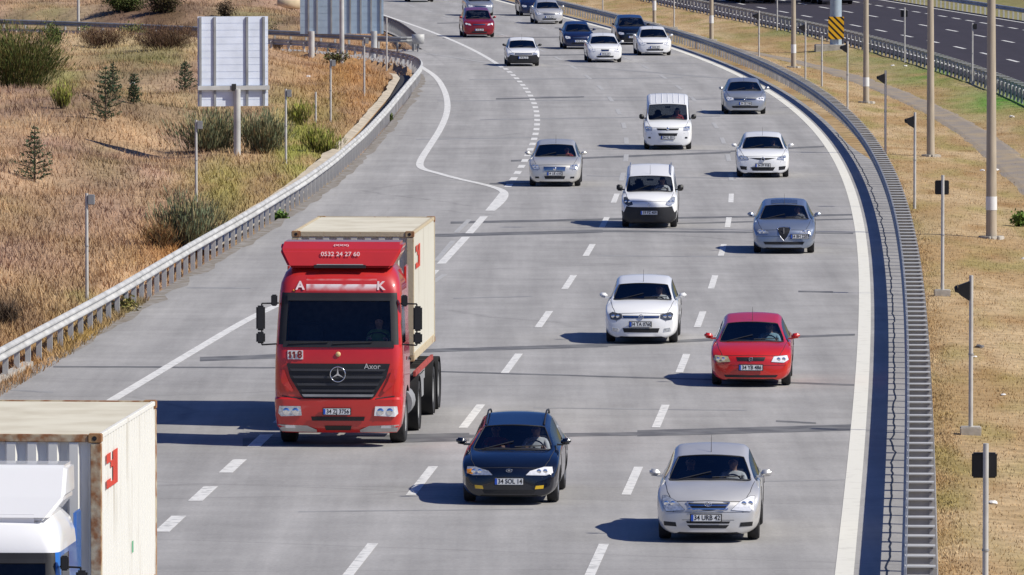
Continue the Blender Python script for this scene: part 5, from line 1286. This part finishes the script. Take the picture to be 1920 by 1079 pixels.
        D('fog_lamp', [(s*.82, .375), (s*.84, .43), (s*1.02, .43), (s*1.02, .375)], 'lampw', .035)
        D('corner_vent', [(s*1.04, 1.50), (s*.96, 1.28), (s*.86, 1.10), (s*.90, 1.07), (s*1.10, 1.25), (s*1.14, 1.50)], lower, .035)
        D('bumper_line', [(s*.72, .955), (s*1.2, 1.02), (s*1.2, 1.0), (s*.72, .935)], 'gap', .006, rim=0)
        gp = MB()
    D('tow_cover', [(-.26, .42), (.26, .42), (.24, .33), (-.24, .33)], 'grille', .02)
    D('visor_band', S2([(1.0, 2.97), (1.0, 2.82)]), 'black', .03)
    g = MB()
    for x0, x1 in ((-.95, -.2), (-.1, .65)): 
        A_ = hitp(bvh, (x0, -9, 2.0), (0, 1, 0)); B_ = hitp(bvh, (x1, -9, 2.03), (0, 1, 0)); g.tube(A_+Vector((0, -.03, 0)), B_+Vector((0, -.03, 0)), .014, n=6)
    D('wiper_panel', S2([(1.06, 2.05), (1.08, 1.93)]), 'black', .02)
    g.build('wiper', M['black'], T)
    if trim: D('roof_trim', S2([(1.0, 3.06), (1.0, 3.0)]), trim, .02)
    if txt:
        plate(T, bvh, -.02, .70, txt, w_=.52, offy=.03)
        badge('star', T, (0, hitp(bvh, (0, -9, 1.42), (0, 1, 0)).y-.075, 1.42), .145, bvh)
        o = textmesh('Axor', .15, 'lettering', M['chrome'], T, (.66, hitp(bvh, (.66, -9, 1.565), (0, 1, 0)).y-.035, 1.565))
        D('number_label', [(-.98, 1.70), (-.68, 1.70), (-.68, 1.87), (-.98, 1.87)], 'plate', .012); yy_ = hitp(bvh, (-.83, -9, 1.78), (0, 1, 0)).y-.03; di = mat('dark_red_ink', (.22, .015, .015), .5, var=.1); textmesh('8', .19, 'lettering', di, T, (-.745, yy_, 1.785), bold=.035); nl = MB()
        for xx in (-.93, -.85): nl.prism([(xx-.018, 1.72), (xx+.018, 1.72), (xx+.018, 1.85), (xx-.018, 1.85), (xx-.038, 1.825), (xx-.038, 1.80), (xx-.018, 1.81)], yy_-.004, yy_+.004); nl.build('lettering', di, T); nl = MB()
        q = hitp(bvh, (0, -9, 1.78), (0, 1, 0)); MB().lathe([(0, .05), (-.01, .045), (-.012, .001)], 'Y', (0, q.y-.01, 1.80), 14).build('round_sticker', mat('gold_sticker', (.8, .55, .25), .4, var=.2), T)
        # smeared lettering on the visor
        sm = bpy.data.materials.new('smeared_lettering'); sm.use_nodes = True; nt = sm.node_tree; b = nt.nodes['Principled BSDF']
        tc = node(nt, 'ShaderNodeTexCoord'); mp = node(nt, 'ShaderNodeMapping'); mp.inputs['Scale'].default_value = (1, 0, 1); nz = node(nt, 'ShaderNodeTexNoise'); nz.inputs['Scale'].default_value = 5; nz.inputs['Detail'].default_value = 1
        nt.links.new(tc.outputs['Object'], mp.inputs[0]); nt.links.new(mp.outputs[0], nz.inputs['Vector']); sx = node(nt, 'ShaderNodeSeparateXYZ'); nt.links.new(tc.outputs['Object'], sx.inputs[0])
        r1 = node(nt, 'ShaderNodeMapRange', interpolation_type='SMOOTHSTEP'); r1.inputs[1].default_value = .14; r1.inputs[2].default_value = .0; r1.inputs[3].default_value = 0; r1.inputs[4].default_value = 1
        ab = node(nt, 'ShaderNodeMath', operation='SUBTRACT'); nt.links.new(sx.outputs['Z'], ab.inputs[0]); ab.inputs[1].default_value = 3.12; a2 = node(nt, 'ShaderNodeMath', operation='ABSOLUTE'); nt.links.new(ab.outputs[0], a2.inputs[0]); nt.links.new(a2.outputs[0], r1.inputs[0])
        r2 = node(nt, 'ShaderNodeMapRange'); r2.inputs[1].default_value = .30; r2.inputs[2].default_value = .52; nt.links.new(nz.outputs['Fac'], r2.inputs[0]); mu = node(nt, 'ShaderNodeMath', operation='MULTIPLY'); nt.links.new(r1.outputs[0], mu.inputs[0]); nt.links.new(r2.outputs[0], mu.inputs[1])
        mx = node(nt, 'ShaderNodeMix', data_type='RGBA'); mx.inputs[6].default_value = (.56, .018, .012, 1); mx.inputs[7].default_value = (.85, .75, .75, 1); nt.links.new(mu.outputs[0], mx.inputs['Factor']); nt.links.new(mx.outputs[2], b.inputs['Base Color']); b.inputs['Roughness'].default_value = .35; b.inputs['Coat Weight'].default_value = .6
        D('smeared_lettering', [(-.64, 2.99), (.72, 2.99), (.72, 3.27), (-.64, 3.27)], sm, .004, rim=0)
        for c_, xx in (('A', -.76), ('K', .80)): textmesh(c_, .24, 'lettering', mat('faded_white_lettering', (.78, .62, .62), .5, var=.15), T, (xx, hitp(bvh, (xx, -9, 3.10), (0, 1, 0)).y-.012, 3.10), rot=(R(68), 0, 0), bold=.03)
    # roof deflector
    b = MB(); zt, zb = (3.92, 3.44) if txt else (4.2, 3.42)
    fr = [(-1.17, 1.0, zt), (1.17, 1.0, zt), (1.19, .66, zt-.14), (1.0, .46, zb), (-1.0, .46, zb), (-1.19, .66, zt-.14)]
    if not txt: fr = [(-1.19, 1.05, zt), (1.19, 1.05, zt), (1.20, .74, zt-.46), (.95, .55, zb), (-.95, .55, zb), (-1.20, .74, zt-.46)]
    bk = [(x, 1.75, z) for x, y, z in fr]
    b.add(fr+bk, [(0, 1, 2, 5), (5, 2, 3, 4), (0, 6, 7, 1), (1, 7, 8, 2), (2, 8, 9, 3), (3, 9, 10, 4), (4, 10, 11, 5), (5, 11, 6, 0), (6, 11, 10, 9, 8, 7)]); b.build('roof_deflector', upper, T, bevel=.05)
    if txt: MB().box((0, .47, zb+.03), (1.0, .06, .06)).build('deflector_step', M['black'], T)
    if txt:
        rt = (math.atan2(zt-.12-zb, .14), 0, 0); rot = (R(73), 0, 0)
        for s_, zz, yy, sz in (('0532 24 27 60', 3.70, .575, .13), ('(XXX)', 3.86, .66, .11)): textmesh(s_, sz, 'lettering', mat('faded_lettering', (.75, .55, .55), .5, var=.1), T, (0, yy if zz < 3.8 else .80, zz), rot=(R(62), 0, 0) if zz < 3.8 else (R(22), 0, 0), bold=.01)
        MB().box((0, .455, zb+.065), (.9, .02, .018)).build('step_strip', M['pole'], T)
        for s in (-1, 1): MB().tube((s*1.0, .75, 3.36), (s*1.02, .75, 3.50), .05, .05, 10).build('roof_light', M['amber'], T) if False else None
    # mirrors
    for s in (-1, 1):
        o = MB().box((s*1.52, .28, 2.48), (.17, .10, .48)).build('wing_mirror', M['black'], T, bevel=.03); MB().box((s*1.52, .28, 2.10), (.17, .10, .22)).build('wide_angle_mirror', M['black'], o, bevel=.03)
        MB().path([(s*1.18, .40, 2.76), (s*1.50, .30, 2.76), (s*1.50, .30, 1.96), (s*1.20, .28, 1.98)], .015).build('mirror_bracket', M['black'], o)
        MB().box((s*1.26, .33, 2.82), (.12, .08, .22)).build('kerb_mirror', M['black'], o, bevel=.02)
        D('door_gap', [(s*0, 0)]*0 or [(.55, 1.0), (.57, 1.0), (.57, 2.9), (.55, 2.9)], 'gap', .004, axes='yz' if s > 0 else 'yz-', cell=.3, rim=0)
        D('door_handle', [(1.45, 1.60), (1.65, 1.60), (1.65, 1.66), (1.45, 1.66)], 'black', .03, axes='yz' if s > 0 else 'yz-', cell=.3)
        MB().box((s*1.14, 2.35, .0+2.2), (.05, .5, 2.4)).build('side_fairing', lower, T, bevel=.02)
    # interior + chassis
    g = MB(); g.box((0, .62, 1.80), (2.1, .55, .28)); g.build('dashboard', M['interior'], T, bevel=.04)
    for s in (-1, 1): MB().box((s*.68, 1.35, 1.55), (.5, .5, .2)).box((s*.68, 1.62, 1.95), (.5, .16, .75)).build('seat', M['interior'], T, bevel=.05)
    MB().box((0, 2.0, 2.1), (2.2, .04, 1.7)).build('rear_panel', M['interior'], T)
    o = MB().torus((0, 0, 0), .23, .016, 'Y').build('steering_wheel', M['black'], T); o.location = (.68, .92, 2.02); o.rotation_euler = (R(-55), 0, 0)
    g = MB()
    for s in (-1, 1): g.box((s*.42, length/2+.3, .88), (.10, length-1.2, .26)); 
    g.box((0, 2.9, .9), (.9, .2, .2)); g.box((0, length-.3, .85), (2.2, .12, .18))
    for yy in np.arange(3.4, length-.4, 1.2): g.box((0, yy, 1.0), (2.2, .1, .1))
    g.build('chassis', mat('chassis_dark', (.05, .045, .045), .8, var=.3), T)
    for s in (-1, 1):
        MB().tube((s*.95, 2.5, .68), (s*.95, 3.4, .68), .30, .30, 18).build('fuel_tank', M['galvd'], T)
        MB().box((s*1.18, length/2+1.0, 1.14), (.05, length/2-.6, .10)).build('side_rail', mat('trailer_red', (.35, .05, .04), .6, var=.3) if s else None, T)
    for s in (-1, 1):
        MB().box((s*.98, 5.9, .78), (.42, 1.1, .5)).box((s*.98, 5.9, 1.05), (.46, 1.2, .04)).build('tool_box', M['galvd'], T, bevel=.02)
        MB().box((s*1.10, 7.2, .95), (.06, .8, .26)).build('side_guard', M['galvd'], T); MB().tube((s*1.0, 5.1, .3), (s*1.0, 5.1, 1.1), .06).build('landing_leg', M['galvd'], T)
        MB().box((s*1.12, 2.35, 1.15), (.06, .9, .34)).build('side_skirt', lower, T, bevel=.02)
    if not txt: MB().box((0, 1.2, 3.44), (1.7, 1.2, .30)).build('fairing_base', upper, T, bevel=.08)
    def tw(x, y, r=.50, wd_=.30):
        wheel(T, x, y, r, wd_, 'galvd', 8)
    for s in (-1, 1):
        tw(s*1.06, 1.42)
        for yy in axles: tw(s*1.03, yy, .50, .42)
        for yy in axles:
            MB().lathe([(-.22, .56), (.22, .56)], 'X', (s*1.03, yy, .52), 24).build('mudguard', M['under'], T)
    if driver: person(Mx, (.68, 1.45, 1.66), driver[0], driver[1])
    # antenna / flag detail
    MB().tube((-.85, .36, 2.98), (-.9, .34, 3.02), .02).build('marker_lamp', M['amber'], T)
    return T, Mx
fx = Vector(((633-960)/97.6, 145.5, 0)); RZ = -.060
truck('red container truck with a black grille and three pointed star, beside the black estate', fx, RZ, paint('truck_red_paint', (.58, .02, .014), 0, .3), paint('truck_red_roof', (.50, .022, .02), 0, .45), None, (PK, 'truck driver in a green checked shirt behind the red truck windscreen'), '34 ZJ 3756', axles=(4.5, 8.6, 10.1), length=11.0)
rot = Matrix.Rotation(RZ, 3, 'Z'); container(fx+rot @ Vector((-.10, 4.75, 1.33)), RZ, 'cream shipping container with little rust riding on the red truck', False)
wf = paint('truck_white_paint', (.85, .85, .85), 0, .4, .01); bl = paint('truck_blue_paint', (.02, .16, .55), .1, .3)
cf = Vector((-6.62, 99.4, 1.33)); RZ2 = -.075; rot2 = Matrix.Rotation(RZ2, 3, 'Z')
fx2 = cf-rot2 @ Vector((-.12, 2.75, 1.33)); fx2.z = 0
T2, _ = truck('white and blue container truck cut off at the bottom left corner', fx2, RZ2, bl, wf, None, None, '', axles=(4.3, 6.8, 8.1), length=9.2, trim=None)
T2.scale = (.88, 1, .87); T2.location.x -= .17
container(cf, RZ2, 'off white container with rusty corner posts on the truck at bottom left', True)
# two lorries on the far carriageway, cut by the top edge
for px, py, lab, c in ((1425, 7, 'grey lorry cut by the top edge on the far carriageway, left one', (.45, .45, .47)), (1570, 9, 'lorry cut by the top edge beyond the blue grey column', (.30, .32, .36))):
    p = P(px, py, 0); a = -math.atan(dE(p.y))+PI*0
    T, Mx = truck(lab, p, a+R(0), paint('lorry_paint', c), paint('lorry_roof', c), None, None, '', axles=(4.5, 8.6, 10.1), length=11.)
    r_ = Matrix.Rotation(a, 3, 'Z'); container(p+r_ @ Vector((0, 4.2, 1.33)), a, 'pale container on '+('the left far lorry' if px < 1500 else 'the lorry beyond the blue grey column'), False, logo=False)
